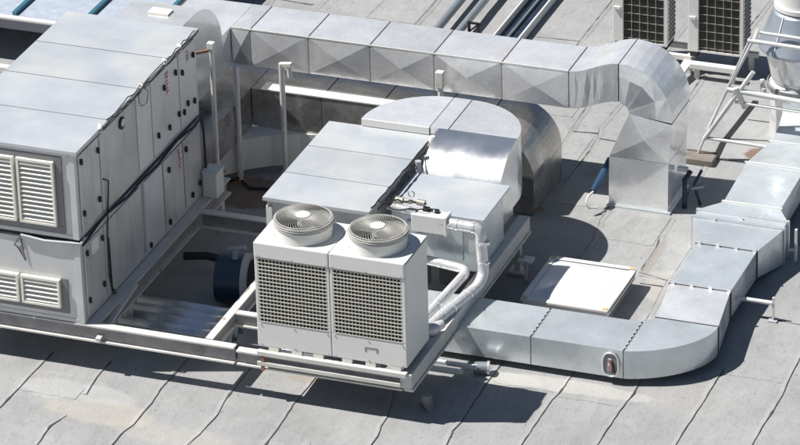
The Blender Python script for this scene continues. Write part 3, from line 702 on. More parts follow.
g = MB(); g.box(.482, -.25, DB+.01, .4955, .53, DZ-.002); g.box(.7005, -.25, DB+.01, .7145, .53, DZ-.002); g.build('joint', 'gap', ub)
# elbow about x, from heading forward to heading down
n = 22; o_ = arc(-.265, DZ-.76, .76, 90, 180, n)
g = MB(); g.loft('x', [(p, (-.262, DZ-.762)) for p in o_], .60, 1.515, caps=(False, False)); g.build('curved_drop', 'galv_bright', ub, smooth=20)
g = MB(); g.loft('x', [((-1.0, .90), (-.40, .90)), ((-1.0, .52), (-.40, .52))], .62, 1.50); g.build('drop_leg', 'galv', ub)
# bright front lip of left quarter
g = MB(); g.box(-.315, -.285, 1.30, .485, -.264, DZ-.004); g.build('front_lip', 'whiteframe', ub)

# ------------------------------------------------------------------ upper duct run (gooseneck at right)
ud = thing('overhead_duct', (0, 1.45, 0), 'long raised galvanised duct crossing behind the units and ending in a tall gooseneck at right', 'air duct')
YF, YB = 1.11, 1.80
ZU0, ZU1 = 1.17, 1.63
xs_ = [-2.46, -2.22, -1.50, -.74, .04, .86, 1.66]
first = True
for i in range(len(xs_)-1):
    a, b = xs_[i]+.004, xs_[i+1]-.004
    g = MB()
    g.loft('y', [((a, ZU1), (a, ZU0)), ((b, ZU1), (b, ZU0))], YF, YB, cb_side=.036+random.uniform(-.008, .008), cb_top=.011)
    g.build('duct_section', 'galv', ud)
g = MB()
for x in xs_[1:]: g.box(x-.006, YF+.004, ZU0+.004, x+.006, YB-.004, ZU1+.004)
g.build('flange_joint', 'gap', ud)
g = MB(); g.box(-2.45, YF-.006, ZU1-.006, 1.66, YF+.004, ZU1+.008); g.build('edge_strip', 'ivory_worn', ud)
# rising section
n = 8
top = []
for i in range(n+1):
    t = i/n; s = t*t*(3-2*t)
    top.append((1.666+.58*t, ZU1+.17*s, ZU0+.16*s))
g = MB(); g.loft('y', [((x, z1), (x, z0)) for x, z1, z0 in top], YF, YB+.02, caps=(False, False), jit=.006); g.build('rising_section', 'galv', ud)
g = MB(); g.box(2.248, YF+.004, 1.335, 2.256, YB+.016, 1.804); g.build('riser_joint', 'gap', ud)
# gooseneck
n = 10
ci = (2.30, 1.26)
out = []
for i in range(n+1):
    t = math.radians(94-96*i/n)
    out.append(((2.28+.60*math.cos(t), 1.17+.63*math.sin(t)), (2.30+.075*math.cos(t), 1.20+.10*math.sin(t))))
out[0] = ((2.258, 1.80), (2.258, 1.335))
g = MB(); g.loft('y', out, YF, YB+.02, caps=(False, False), skip=(3,))
rg = random.Random(5)
def P3(i, f, dy):
    o_, q_ = out[i]; return (q_[0]+(o_[0]-q_[0])*f, YF-dy, q_[1]+(o_[1]-q_[1])*f)
cols = [0, 2, 4, 7, 10]
mid = {i: P3(i, rg.uniform(.55, .72), 0.0 if i in (0, 10) else rg.uniform(.012, .05)) for i in cols}
for a, b in zip(cols, cols[1:]):
    g.face([P3(k, 1, 0) for k in range(a, b+1)] + [mid[b]]); g.face([P3(a, 1, 0), mid[b], mid[a]])
    g.face([mid[a], mid[b], P3(b, 0, 0)]); g.face([mid[a], P3(b, 0, 0), P3(a, 0, 0)])
g.build('gooseneck_elbow', 'galv', ud)
g = MB(); g.loft('y', [((2.878, 1.13), (2.376, 1.20)), ((2.84, .64), (2.14, .64))], [YF, YF], [YB+.02, YB+.02], cb_side=.03, cb_top=.0, caps=(False, False), jit=.01); g.build('flared_section', 'galv', ud)
g = MB(); g.loft('y', [((2.84, .635), (2.14, .635)), ((2.835, .03), (2.13, .03))], YF, YB+.02, cb_side=.012); g.build('drop_box', 'galv', ud)
g = MB(); g.box(2.10, YF-.03, .0, 2.87, YB+.05, .028); g.build('base_collar', 'galv_floor', ud)
# leg that comes from the cabinet and turned-down elbow above it
g = MB(); g.loft('x', [((.30, ZU1), (.30, ZU0)), ((1.10, ZU1), (1.10, ZU0))], -3.25, -2.465, cb_side=.02, cb_top=.006); g.build('side_leg', 'galv', ud)
g = MB(); g.box(-3.25, 1.104, ZU0, -2.464, YB, ZU1-.001); g.build('corner_section', 'galv', ud)
n = 10
pr = [((-.93, 2.25), (-.93, 1.60))] + [((.02+.78*math.sin(math.radians(90*i/n)), 1.58+.67*math.cos(math.radians(90*i/n))), (-.3+.02*i/n, 1.55-.05*i/n)) for i in range(n+1)] + [((.80, 1.17), (-.25, 1.17))]
g = MB(); g.loft('x', pr, -3.28, -2.44, caps=(True, True)); g.build('turned_down_elbow', 'galv', ud, smooth=20)
# bent flap and tie strap on its top
g = MB(); g.box(-2.95, -.10, 2.252, -2.70, .05, 2.275); g.build('patch_plate', 'ivory_worn', ud)
# hanging blue damper lever near the drop box
dl = thing('damper_lever', (2.0, 1.2, .2), 'blue rod with hooked white end leaning beside the square duct drop', 'lever')
MB().tube([(2.045, 1.45, .42), (2.00, .95, .24)], .042, 10).build('rod', 'blue', dl, smooth=50)
MB().tube([(2.00, .95, .24), (1.97, .86, .22), (1.96, .80, .17), (2.0, .80, .10), (2.07, .86, .09)], .013, 8).build('hook', 'whiteframe', dl, smooth=50)

# ------------------------------------------------------------------ lower duct run behind
ld = thing('lower_duct', (-.6, 1.0, 0), 'second galvanised duct running low behind the posts and bending down behind the rounded bend', 'air duct')
YF2, YB2, ZL0, ZL1 = .93, 1.34, .49, .97
xs_ = [-2.16, -1.29, -.57, .18, .72]
for i in range(4):
    g = MB(); g.loft('y', [((xs_[i]+.004, ZL1), (xs_[i]+.004, ZL0)), ((xs_[i+1]-.004, ZL1), (xs_[i+1]-.004, ZL0))], YF2, YB2+.26, cb_side=.02, cb_top=.006); g.build('duct_section', 'galv_old', ld)
g = MB()
for x in xs_[1:]: g.box(x-.006, YF2+.004, ZL0+.004, x+.006, YB2+.25, ZL1+.003)
g.build('flange_joint', 'gap', ld)
bx(-1.95, YF2-.012, ZL1+.004, .70, YF2+.15, ZL1+.018).build('edge_strip', 'whiteframe', ld)  # added pale strip, standing in for sunlight on the duct's front top
g = MB(); g.loft('x', [((-.90, ZL1), (-.90, ZL0)), ((YF2-.006, ZL1), (YF2-.006, ZL0))], -2.85, -2.165, cb_side=.02, cb_top=.006); g.build('side_leg', 'galv_old', ld)
g = MB(); g.box(-2.85, YF2-.002, ZL0, -2.166, YB2+.26, ZL1-.001); g.build('corner_section', 'galv_old', ld)
n = 12
out = [((.87+.53*math.sin(math.radians(90*i/n)), .44+.53*math.cos(math.radians(90*i/n))), (.84+.04*i/n, .50-.06*i/n)) for i in range(n+1)]
out = [((.724, ZL1), (.724, ZL0))] + out
g = MB(); g.loft('y', out, YF2-.31, YB2+.28, caps=(True, False), jit=.004); g.build('turned_down_elbow', 'galv_old', ld)
g = MB(); g.loft('y', [((1.40, .435), (.88, .435)), ((1.40, .0), (.88, .0))], YF2-.31, YB2+.28, cb_top=.01); g.build('drop_leg', 'galv_old', ld)

t = thing('corner_duct', (-2.3, .9, 0), 'low duct bend with a curved inner edge behind the three posts, painted pale in place of sunlight', 'air duct')
CURV = [(-2.47, -.02), (-2.43, .12), (-2.29, .35), (-2.1, .56), (-1.86, .74), (-1.55, .88), (-1.3, .925)]
g = MB(); g.loft('z', [((-2.9+.266*i, .0 if i == 0 else .927), CURV[i]) for i in range(7)], .10, .488, caps=(True, True)); g.build('duct_body', 'whiteframe', t)  # pale body colour paints in the sunlit patch here
# ------------------------------------------------------------------ posts
posts = [((-2.0, -.52), .57, 2.15, .03), ((-2.13, .44), 0, 1.47, .034), ((-1.66, .67), 0, 1.47, .034)]
lab = ['thin bare grey post closest to the tall ventilation cabinet, with a rusty arm', 'plain open-topped grey post standing between the other two in front of the ducts', 'grey post with a pale bracket at its top, rightmost of the three before the ducts']
for i, ((x, y), z0, z1, r) in enumerate(posts):
    t = thing('steel_post', (x, y, z0), lab[i], 'post', 'steel posts in front of the ducts')
    MB().tube([(x, y, z0+.02), (x, y, z1)], r, 14).build('shaft', 'rail', t, smooth=40)
    g = MB(); g.box(x-.07, y-.07, z0, x+.07, y+.07, z0+.02); g.build('base_plate', 'rust', t)
    if i == 2:
        g = MB(); g.bar((x-.02, y, z1-.02), (x+.13, y, z1-.0), .06, .05); g.tube([(x+.09, y, z1-.02), (x+.10, y, z1-.16)], .03, 8); g.build('bracket', 'ivory_worn', t, bevel=.006)
    if i == 0:
        g = MB(); g.bar((x-.03, y, z1-.05), (x-.2, y-.1, z1-.07), .02, .03); g.build('arm', 'rust', t)
        g = MB(); g.box(x-.04, y-.04, z1-.02, x+.04, y+.03, z1+.06); g.build('clamp', 'ivory_worn', t, bevel=.008)
t = thing('steel_post', (.18, .95, 0), 'short post with a white clamp and rust, between the overhead duct and the rounded bend', 'post')
MB().tube([(.18, .98, 0), (.18, .98, 1.07)], .03, 12).build('shaft', 'rail', t, smooth=40)
g = MB(); g.box(.13, .90, 1.30, .22, .98, 1.50); g.tube([(.18, .94, 1.0), (.18, .94, 1.3)], .032, 10); g.build('clamp', 'ivory_worn', t, bevel=.006)
# cable slung from the second post
g = MB(); g.tube([(-2.10, .46, .05), (-2.3, .30, .04), (-2.45, .15, .05), (-2.5, -.1, .04)], .022, 8); g.tube([(-2.1, .40, .03), (-1.95, .25, .03), (-1.7, .3, .03), (-1.3, .5, .03), (-.9, .5, .03)], .018, 8)
tag(g.build('loose_cable', 'dark', smooth=60), 'black cable lying on the shaded roof round the foot of the middle post', 'cable')

# ------------------------------------------------------------------ duct on the roof (front right)
fd = thing('floor_duct', (3.3, -1.5, 0), 'grey galvanised duct lying low on the roof with a rounded corner at front right', 'air duct')
FT, FB = .42, .09
ya, yb2 = -2.865, -2.19
xs_ = [.2, 2.54, 3.565]
for i in range(2):
    g = MB(); g.loft('y', [((xs_[i]+.005, FT), (xs_[i]+.005, FB)), ((xs_[i+1]-.005, FT), (xs_[i+1]-.005, FB))], ya, yb2, cb_side=.004, cb_top=.01); g.build('straight_section', 'galv_floor', fd)
c = (3.57, -2.185); n = 16
g = MB()
R1 = .68
ar = [(c[0]+.0+ (R1+.11*math.sin(math.radians(90*i/n)))*math.sin(math.radians(90*i/n)), c[1]-(R1)*math.cos(math.radians(90*i/n))+.13*math.sin(math.radians(90*i/n))) for i in range(n+1)]
inn = [(c[0]+.10*i/n, c[1]+.13*i/n) for i in range(n+1)]
g.loft('z', list(zip(ar, inn)), FB, FT, caps=(False, False)); g.build('corner_elbow', 'galv_floor', fd, smooth=25)
e1o, e1i = ar[-1], inn[-1]
g = MB(); g.loft('z', [((e1o[0], e1o[1]+.008), (e1i[0], e1i[1]+.008)), ((4.26, -1.265), (3.58, -1.265))], FB, FT, cb_side=.01); g.build('straight_section', 'galv', fd)
g = MB(); g.loft('z', [((4.26, -1.255), (3.58, -1.255)), ((4.27, -.275), (3.585, -.275))], FB, FT, cb_side=.01); g.build('straight_section', 'galv_floor', fd)
g = MB(); g.loft('z', [((4.27, -.265), (3.585, -.265)), ((4.41, .30), (3.37, .30))], [.09, .0], [FT, FT+.01], cb_side=.005); g.build('widening_section', 'galv_floor', fd)
g = MB(); g.box(3.355, .302, -.0, 4.43, .345, FT+.03); g.box(3.355, .48, .0, 4.43, .52, FT+.03); g.build('damper_flange', 'galv_floor', fd, bevel=.004)
g = MB(); g.box(3.38, .347, .0, 4.40, .478, FT+.012); g.build('damper_body', 'galv_floor', fd)
g = MB(); g.loft('z', [((4.40, .522), (3.37, .522)), ((4.24, .80), (3.58, .80))], [0, .09], [FT+.01, FT], cb_side=.005); g.build('narrowing_section', 'galv_floor', fd)
g = MB(); g.loft('z', [((4.24, .81), (3.58, .81)), ((4.23, 1.83), (3.55, 1.83))], FB, FT, cb_side=.01, cb_top=.01); g.build('straight_section', 'galv_floor', fd)
g = MB(); g.loft('z', [((4.23, 1.84), (3.55, 1.84)), ((4.30, 2.44), (3.66, 2.44))], FB, FT, cb_side=.01, cb_top=.01); g.build('straight_section', 'galv_floor', fd)
# elbow rising into the cowl
n = 10
pr = [((2.45+.55*math.sin(math.radians(80*i/n)), FT+.0+.30*(1-math.cos(math.radians(80*i/n)))), (2.45+.85*math.sin(math.radians(80*i/n)), FB+.45*(1-math.cos(math.radians(80*i/n))))) for i in range(n+1)]
g = MB(); g.loft('x', pr, 3.67, 4.28, caps=(False, True)); g.build('rising_elbow', 'galv_floor', fd, smooth=25)
g = MB()
g.box(2.532, ya+.003, FB, 2.548, yb2-.003, FT+.006); g.box(3.557, ya+.003, FB, 3.573, yb2-.003, FT+.006)
g.build('section_joint', 'gap', fd)
g = MB()
for y, a, b in ((-1.26, 3.57, 4.275), (-.27, 3.575, 4.285)):
    g.box(a, y-.0045, FB, b, y+.0045, FT+.008)
g.bar((e1i[0]-.01, e1i[1]+.004, (FB+FT)/2), (e1o[0]+.01, e1o[1]+.004, (FB+FT)/2), .009, FT-FB+.016)
g.build('cross_joint', 'gap', fd)
g = MB()
for y, a, b in ((1.835, 3.53, 4.26), (2.445, 3.64, 4.32), (.805, 3.56, 4.26)): g.box(a, y-.012, FB-.01, b, y+.012, FT+.015)
g.build('flange', 'whiteframe', fd)
# bolts on flange lines
g = MB()
for x, y in [(3.62+.21*i, -1.26) for i in range(4)]+[(3.62+.21*i, -.27) for i in range(4)]+[(3.9, .32), (3.9, .41), (3.62, .30), (4.1, .5)]: g.box(x-.02, y-.014, FT, x+.02, y+.014, FT+.035)
for k in range(7): g.box(2.528, ya+.05+.09*k, FT, 2.552, ya+.075+.09*k, FT+.012)
for k in range(7): g.box(3.553, ya+.05+.09*k, FT, 3.577, ya+.075+.09*k, FT+.012)
g.build('clip', 'galv', fd)
for x, y in ((2.2, -2.5), (3.3, -2.5), (3.95, -1.9), (3.92, -.8), (3.9, 1.3), (1.0, -2.5)):
    bx(x-.28, y-.05, 0, x+.28, y+.05, FB-.002).build('support_block', 'wood', fd)
# oval access hatch with red mark
def oval(cx, cz, rx, rz, y, n=32, th=.012):
    return [(cx+rx*math.copysign(abs(math.cos(2*PI*i/n))**.8, math.cos(2*PI*i/n)), y, cz+rz*math.copysign(abs(math.sin(2*PI*i/n))**.8, math.sin(2*PI*i/n))) for i in range(n)]
HX, HZ = 3.43, .245
g = MB(); p = oval(HX, HZ, .085, .135, ya-.016)
g.face(p); q = oval(HX, HZ, .092, .142, ya-.002)
for i in range(32): g.face([p[i], q[i], q[(i+1) % 32], p[(i+1) % 32]])
h = g.build('access_hatch', 'trim', fd)
g = MB(); p = oval(HX, HZ, .088, .138, ya-.02); g.tube(p+[p[0]], .010, 8, caps=False); g.build('hatch_rim', 'galv', h, smooth=60)
g = MB(); g.box(HX-.026, ya-.024, HZ-.07, HX+.010, ya-.0165, HZ+.07); g.build('hatch_label', 'stickerw', h)
g = MB(); g.box(HX-.022, ya-.027, HZ+.02, HX+.004, ya-.0245, HZ+.062); g.box(HX-.022, ya-.027, HZ-.065, HX+.002, ya-.0245, HZ-.03); g.bar((HX-.02, ya-.026, HZ-.03), (HX+.012, ya-.026, HZ+.012), .012, .002, up=(0, 1, 0)); g.build('red_mark', 'sticker', h)
g = MB(); g.bar((HX+.02, ya-.03, HZ+.04), (HX+.04, ya-.03, HZ-.09), .022, .018, up=(0, 1, 0)); g.build('hatch_catch', 'dark', h)
# T shaped stand beside it
t = thing('pipe_stand', (4.66, -.9, 0), 'small T-shaped stand with a short white arm at the right side of the floor duct', 'stand')
MB().box(4.66, -1.015, .02, 4.68, -.985, .29).build('upright', 'ivory_worn', t)
MB().tube([(4.28, -1.0, .22), (4.66, -1.0, .22)], .025, 10).build('arm', 'rail', t, smooth=40)
MB().box(4.62, -1.05, 0, 4.72, -.95, .02).build('base', 'grey', t)
t = thing('pipe_stand', (4.5, .2, 0), 'slim upright stand at the far side of the duct damper, near the right picture edge', 'stand')
MB().box(4.515, .40, 0, 4.54, .44, .40).build('upright', 'ivory_worn', t); MB().box(4.44, .41, .12, 4.515, .43, .15).build('arm', 'rail', t)
g = MB(); g.tube([(4.75, -.15, .0), (4.80, -.08, .09), (4.9, .1, .07), (5.05, .3, .03)], .04, 8, rs=[.03, .05, .045, .02])
tag(g.build('rag_heap', 'wood', smooth=60), 'small dark heap of debris lying in the shadow at the right picture edge', 'debris')

# ------------------------------------------------------------------ battens and stub below the frame corner
for i, (a, b) in enumerate((((1.15, -3.19, .13), (2.04, -3.17, .13)), ((1.15, -3.33, .13), (1.93, -3.31, .13)))):
    g = MB(); g.bar(a, b, .045, .045)
    tag(g.build('batten', 'whiteframe', bevel=.005), ('longer' if i == 0 else 'shorter')+' white batten poking out under the front right corner of the frame', 'batten', 'battens under the frame corner')
t = thing('drain_stub', (2.1, -3.05, 0), 'short grey cylinder lying against the ends of the white battens', 'pipe')
MB().tube([(1.98, -3.10, .08), (2.12, -3.06, .08)], .065, 18).build('barrel', 'pipe_blue', t, smooth=40); MB().tube([(2.12, -3.06, .08), (2.145, -3.053, .08)], .074, 18).build('collar', 'galv_floor', t, smooth=40)
g = MB(); g.tube([(1.74, -3.95, 0), (1.76, -3.93, .02), (1.76, -3.93, .16)], .1, 10, rs=[.10, .08, .05]); tag(g.build('mortar_pad', 'concrete', smooth=50), 'rough lump of mortar below the front right corner of the steel frame', 'pad')

# ------------------------------------------------------------------ skylight
sk = thing('skylight', (2.55, -1.2, 0), 'low square white-framed skylight with frosted pane and amber corner clips, in front of the gooseneck', 'skylight')
sx0, sx1, sy0, sy1 = 2.06, 3.02, -1.74, -.70
bx(sx0+.05, sy0+.05, 0, sx1-.05, sy1-.05, .13).build('kerb', 'grey', sk)
g = MB(); t_ = .05
g.box(sx0, sy0, .13, sx1, sy0+t_, .20); g.box(sx0, sy1-t_, .13, sx1, sy1, .20); g.box(sx0, sy0+t_, .13, sx0+t_, sy1-t_, .20); g.box(sx1-t_, sy0+t_, .13, sx1, sy1-t_, .20)
g.build('frame', 'whiteframe', sk, bevel=.008)
g = MB(); g.box(sx0-.015, sy0-.015, .205, sx1+.015, sy0+.055, .24); g.box(sx0-.015, sy1-.055, .205, sx1+.015, sy1+.015, .24); g.box(sx0-.015, sy0+.055, .205, sx0+.05, sy1-.055, .24); g.box(sx1-.05, sy0+.055, .205, sx1+.015, sy1-.055, .24)
g.build('upper_frame', 'whiteframe', sk, bevel=.008)
g = MB()
n = 8
def pz(u, v): return .225+.028*(1-(2*u-1)**4)*(1-(2*v-1)**4)
P = [[(sx0+.036+(sx1-sx0-.072)*i/n, sy0+.041+(sy1-sy0-.082)*j/n, pz(i/n, j/n)) for i in range(n+1)] for j in range(n+1)]
for j in range(n):
    for i in range(n): g.face([P[j][i], P[j][i+1], P[j+1][i+1], P[j+1][i]])
g.build('pane', 'acrylic', sk, smooth=60)
for x, y in ((sx0-.0, sy0-.0), (sx1-.05, sy0), (sx0, sy1-.05), (sx1-.05, sy1-.05)):
    bx(x-.003, y-.003, .241, x+.050, y+.050, .246).build('corner_clip', 'clip', sk)

# ------------------------------------------------------------------ insulated pipes and valve box
def bend(pts, r=.09, k=5):
    out = [Vector(pts[0])]
    for i in range(1, len(pts)-1):
        a, b, c = Vector(pts[i-1]), Vector(pts[i]), Vector(pts[i+1])
        d1 = (a-b).normalized(); d2 = (c-b).normalized(); rr = min(r, (a-b).length*.45, (c-b).length*.45)
        p, q = b+d1*rr, b+d2*rr
        for j in range(k+1):
            t = j/k; out.append(p*(1-t)**2 + b*2*t*(1-t) + q*t*t)
    out.append(Vector(pts[-1])); return out
ip = thing('insulated_pipe', (1.5, -2.5, .5), 'white jacketed pipe leaving the valve box, dropping at the corner and running along the beam', 'pipe')
g = MB(); g.tube(bend([(1.24, -2.0, 1.155), (1.68, -2.0, 1.145), (1.72, -2.0, .62), (1.70, -2.12, .52), (1.55, -3.08, .545), (1.50, -3.35, .545)], .07), .062, 16); g.build('pipe_jacket', 'insul', ip, smooth=45)
for p, q in (((1.60, -2.0, 1.145), (1.63, -2.0, 1.145)), ((1.722, -2.0, .97), (1.722, -2.0, 1.0)), ((1.42, -2.0, 1.15), (1.44, -2.0, 1.15)), ((1.722, -2.0, .74), (1.722, -2.0, .76)), ((1.665, -2.36, .527), (1.66, -2.385, .528)), ((1.61, -2.72, .537), (1.606, -2.745, .537))):
    MB().tube([p, q], .068, 16).build('pipe_band', 'galv', ip, smooth=45)
ip2 = thing('insulated_pipe', (1.2, -2.2, .5), 'white jacketed pipe emerging low behind the twin-fan unit and curving onto the beam', 'pipe')
g = MB(); g.tube(bend([(.75, -2.0, .70), (1.2, -2.0, .66), (1.55, -2.01, .63), (1.42, -3.1, .56), (1.40, -3.3, .56)], .13), .052, 14); g.build('pipe_jacket', 'insul', ip2, smooth=45)
MB().tube([(1.462, -2.75, .584), (1.457, -2.79, .581)], .058, 14).build('pipe_band', 'galv', ip2, smooth=45)
ip3 = thing('insulated_pipe', (1.3, -3.2, .5), 'short fat white pipe end lying across the beam beside the twin-fan unit', 'pipe')
g = MB(); g.tube([(1.68, -3.18, .60), (1.60, -3.28, .57), (1.48, -3.36, .56), (1.36, -3.40, .56)], .06, 12, rs=[.045, .07, .07, .06]); g.build('pipe_jacket', 'insul', ip3, smooth=50)
MB().tube([(1.545, -3.31, .565), (1.515, -3.335, .563)], .078, 12).build('strap', 'pipe_blue', ip3, smooth=50)
g = MB(); g.tube(bend([(1.0, -2.02, 1.0), (1.02, -2.03, .9), (1.0, -2.05, .70)], .05), .045, 12)
tag(g.build('flexible_hose', 'insul', smooth=50), 'ribbed pale hose dropping from the underside of the valve box', 'hose')
vb = thing('valve_box', (1.1, -2.0, .99), 'white rectangular valve box with fittings on top behind the right-hand fan', 'valve box')
g = MB(); g.box(.92, -2.06, 1.03, 1.30, -1.90, 1.235); g.build('casing', 'ivory', vb, bevel=.01)
g = MB(); g.box(1.295, -2.065, 1.02, 1.325, -1.895, 1.245); g.build('end_plate', 'ivory', vb, bevel=.006)
MB().tube([(.70, -2.0, 1.26), (.95, -1.98, 1.225)], .045, 12).build('inlet_pipe', 'insul', vb, smooth=45)
for x, z, r in ((.74, 1.31, .038), (.84, 1.31, .026), (.99, 1.315, .036)):
    MB().tube([(x-.04, -1.92, z), (x+.045, -1.92, z-.005)], r, 14).build('valve_body', 'brass', vb, smooth=40)
MB().tube([(.70, -1.92, 1.31), (1.05, -1.92, 1.305)], .014, 10).build('valve_pipe', 'brass', vb, smooth=40)
g = MB(); g.tube([(.88+.035*math.cos(a*.5236), -1.92, 1.40+.035*math.sin(a*.5236)) for a in range(13)], .006, 6, caps=False); g.build('hand_wheel', 'pipe_blue', vb, smooth=60)
g = MB(); g.box(1.02, -1.97, 1.236, 1.09, -1.91, 1.275); g.box(1.16, -1.98, 1.236, 1.20, -1.92, 1.268); g.tube([(1.09, -1.94, 1.26), (1.13, -1.94, 1.24)], .012, 8); g.build('solenoid', 'dark', vb, bevel=.004)
g = MB(); g.tube(wander((.55, -2.05, 1.33), (1.02, -1.93, 1.30), 10, -.02, .02), .008, 6); g.tube(wander((.6, -2.1, 1.28), (1.2, -1.95, 1.27), 10, 0, .02), .007, 6); g.build('control_wires', 'dark', vb, smooth=60)
# bundle of cables beside the large box
# ------------------------------------------------------------------ things lying under the frame
g = MB()
n = 8; y0c, y1c = -3.62, -2.94
def corr(x):
    pts = []
    for i in range(n*8+1):
        y = y0c+(y1c-y0c)*i/(n*8); pts.append((x, y, .20+.05*math.cos(2*PI*i/16)))
    return pts
A, B = corr(-1.95), corr(-.62)
for i in range(len(A)-1): g.face([A[i], B[i], B[i+1], A[i+1]])
o = g.build('corrugated_sheet', 'corr', smooth=60); sol = o.modifiers.new('thick', 'SOLIDIFY'); sol.thickness = .004
tag(o, 'long corrugated metal sheet lying in shadow between the tall cabinet and the middle beam', 'metal sheet', 'corrugated sheets in the frame')
g = MB(); A, B = corr(-.56), corr(.9)
for i in range(len(A)-1): g.face([A[i], B[i], B[i+1], A[i+1]])
o = g.build('corrugated_sheet', 'corr', smooth=60); sol = o.modifiers.new('thick', 'SOLIDIFY'); sol.thickness = .004
tag(o, 'short sunlit piece of corrugated sheet between the middle beam and the twin-fan unit', 'metal sheet', 'corrugated sheets in the frame')
dr = thing('blue_drum', (-1.0, -2.4, .0), 'dark blue cylinder lying in the shade under the frame, left of the twin-fan unit', 'drum')
MB().tube([(-1.22, -2.4, .30), (-.92, -2.35, .30)], .27, 28).build('shell', 'bluebarrel', dr, smooth=40)
MB().tube([(-.93, -2.352, .30), (-.86, -2.34, .30)], .29, 28).build('end_rim', 'grey', dr, smooth=40)
MB().tube([(-.855, -2.34, .30), (-.84, -2.338, .30)], .23, 28).build('end_plate', 'dark', dr, smooth=40)
g = MB(); g.tube([(-1.02, -2.38, .56), (-1.02, -2.38, .68)], .045, 10); g.tube([(-1.1, -2.38, .66), (-.9, -2.36, .70)], .03, 8); g.build('valve', 'pipe_blue', dr, smooth=40)
g = MB(); g.tube([(-1.85, -1.9, .22), (-1.6, -1.85, .24), (-1.2, -1.87, .22), (-.6, -1.8, .22)], .045, 10); tag(g.build('black_pipe', 'dark', smooth=50), 'black pipe crossing the shaded space just in front of the rear cross beam', 'pipe')

# ------------------------------------------------------------------ background outdoor units
def ac_unit(x, y, label):
    t = thing('outdoor_unit', (x, y, .3), label, 'outdoor unit', 'tall outdoor units at the top')
    w, d, H = .70, .34, 1.55
    bx(x+.012, y+.012, .30, x+w-.012, y+d, .30+H).build('casing', 'ivory', t, bevel=.01)
    bx(x, y-.03, .30, x+.135, y+.011, .30+H).build('front_corner', 'ivory', t, bevel=.008)
    bx(x+.136, y-.0, .33, x+w-.05, y+.0115, .30+H-.05).build('coil_face', 'coil', t)
    g = MB()
    for i in range(6): 
        xx = x+.136+(w-.19)*(i)/5; g.box(xx-.003, y-.020, .33, xx+.003, y-.014, .30+H-.05)
    for i in range(15):
        zz = .36+.11*i
        if zz < .30+H-.05: g.box(x+.136, y-.0115, zz-.003, x+w-.05, y-.005, zz+.003)
    g.build('wire_guard', 'acwire', t)
    g = MB(); g.box(x+w-.048, y-.02, .30, x+w-.013, y+.011, .30+H); g.box(x+.136, y-.02, .30, x+w-.05, y-.001, .325); g.build('front_trim', 'ivory', t)
    g = MB()
    for i in range(26): g.box(x+w-.0115, y+.05, .36+.057*i, x+w+.004, y+d-.05, .36+.057*i+.022)
    g.build('side_slats', 'trim', t)
    bx(x+.02, y-.055, 1.02-.58+.30, x+.10, y-.031, 1.02-.58+.33).build('latch', 'ivory_worn', t)
    for fx in (x+.03, x+w-.12): bx(fx, y-.03, .24, fx+.09, y+d, .298).build('foot', 'dark', t)
    return t
u1 = ac_unit(.99, 4.87, 'left one of the two tall white outdoor units with dark wire-fronted coils at the top')
u2 = copy_thing(u1, (1.95, 4.85, .3), 'right one of the two tall white outdoor units with dark wire-fronted coils at the top')
st = thing('unit_stand', (1.9, 5.0, 0), 'low white steel stand carrying the two outdoor units at the top', 'stand')
g = MB(); g.box(.9, 4.80, .18, 2.0, 4.86, .238); g.box(.9, 5.12, .18, 2.75, 5.18, .238); g.build('long_rail', 'ivory_worn', st)
g = MB(); g.box(2.02, 4.66, .14, 2.62, 4.76, .215); g.build('front_rail', 'ivory', st, bevel=.01)
g = MB(); g.bar((1.93, 4.35, .08), (1.98, 5.1, .23), .10, .04); g.build('skew_rail', 'ivory', st)
for x, y in ((1.0, 4.83), (1.97, 4.83), (2.55, 4.72), (2.66, 5.15), (1.0, 5.15), (2.1, 4.72)): bx(x-.03, y-.025, 0, x+.03, y+.025, .178 if y > 4.8 else .138).build('stand_leg', 'ivory_worn', st)

# ------------------------------------------------------------------ cowl
cw = thing('exhaust_cowl', (3.70, 3.6, 0), 'grey conical exhaust cowl on a steel pipe at the right picture edge', 'exhaust cowl')
C0 = (3.70, 3.6, 0)
MB().lathe(C0, [(.36, .0), (.36, .62), (.38, .63), (.38, .68), (.33, .70), (.33, .74)], 40).build('riser', 'galv', cw, smooth=30)
MB().lathe(C0, [(.34, .74), (.36, .80), (.43, 1.13), (.44, 1.14)], 40).build('lower_cone', 'galv', cw, smooth=30)
MB().lathe(C0, [(.47, 1.13), (.505, 1.15), (.505, 1.18), (.45, 1.30), (.34, 1.60), (.30, 1.64)], 40).build('hood', 'cowl', cw, smooth=22)
MB().lathe(C0, [(.30, 1.64), (.33, 1.65), (.33, 1.70), (.29, 1.70), (.29, 1.95), (.0005, 2.0)], 40).build('top_ring', 'whiteframe', cw, smooth=30)
g = MB()
for a in (-175, -115, -65, -15, 60, 120):
    c_, s_ = math.cos(math.radians(a)), math.sin(math.radians(a)); g = MB()
    g.bar((C0[0]+.505*c_, C0[1]+.505*s_, 1.175), (C0[0]+.335*c_, C0[1]+.335*s_, 1.62), .012, .012)
    g.build('hood_seam', 'whiteframe', cw)
g = MB(); g.lathe(C0, [(.385, .62), (.40, .63), (.40, .69), (.385, .70)], 40); g.build('clamp_band', 'trim', cw, smooth=30)
g = MB(); g.bar((3.36, 3.24, .62), (3.32, 3.26, .80), .05, .05); g.tube([(3.33, 3.24, .60), (3.36, 3.22, .72)], .03, 8); g.build('lug', 'ivory', cw)

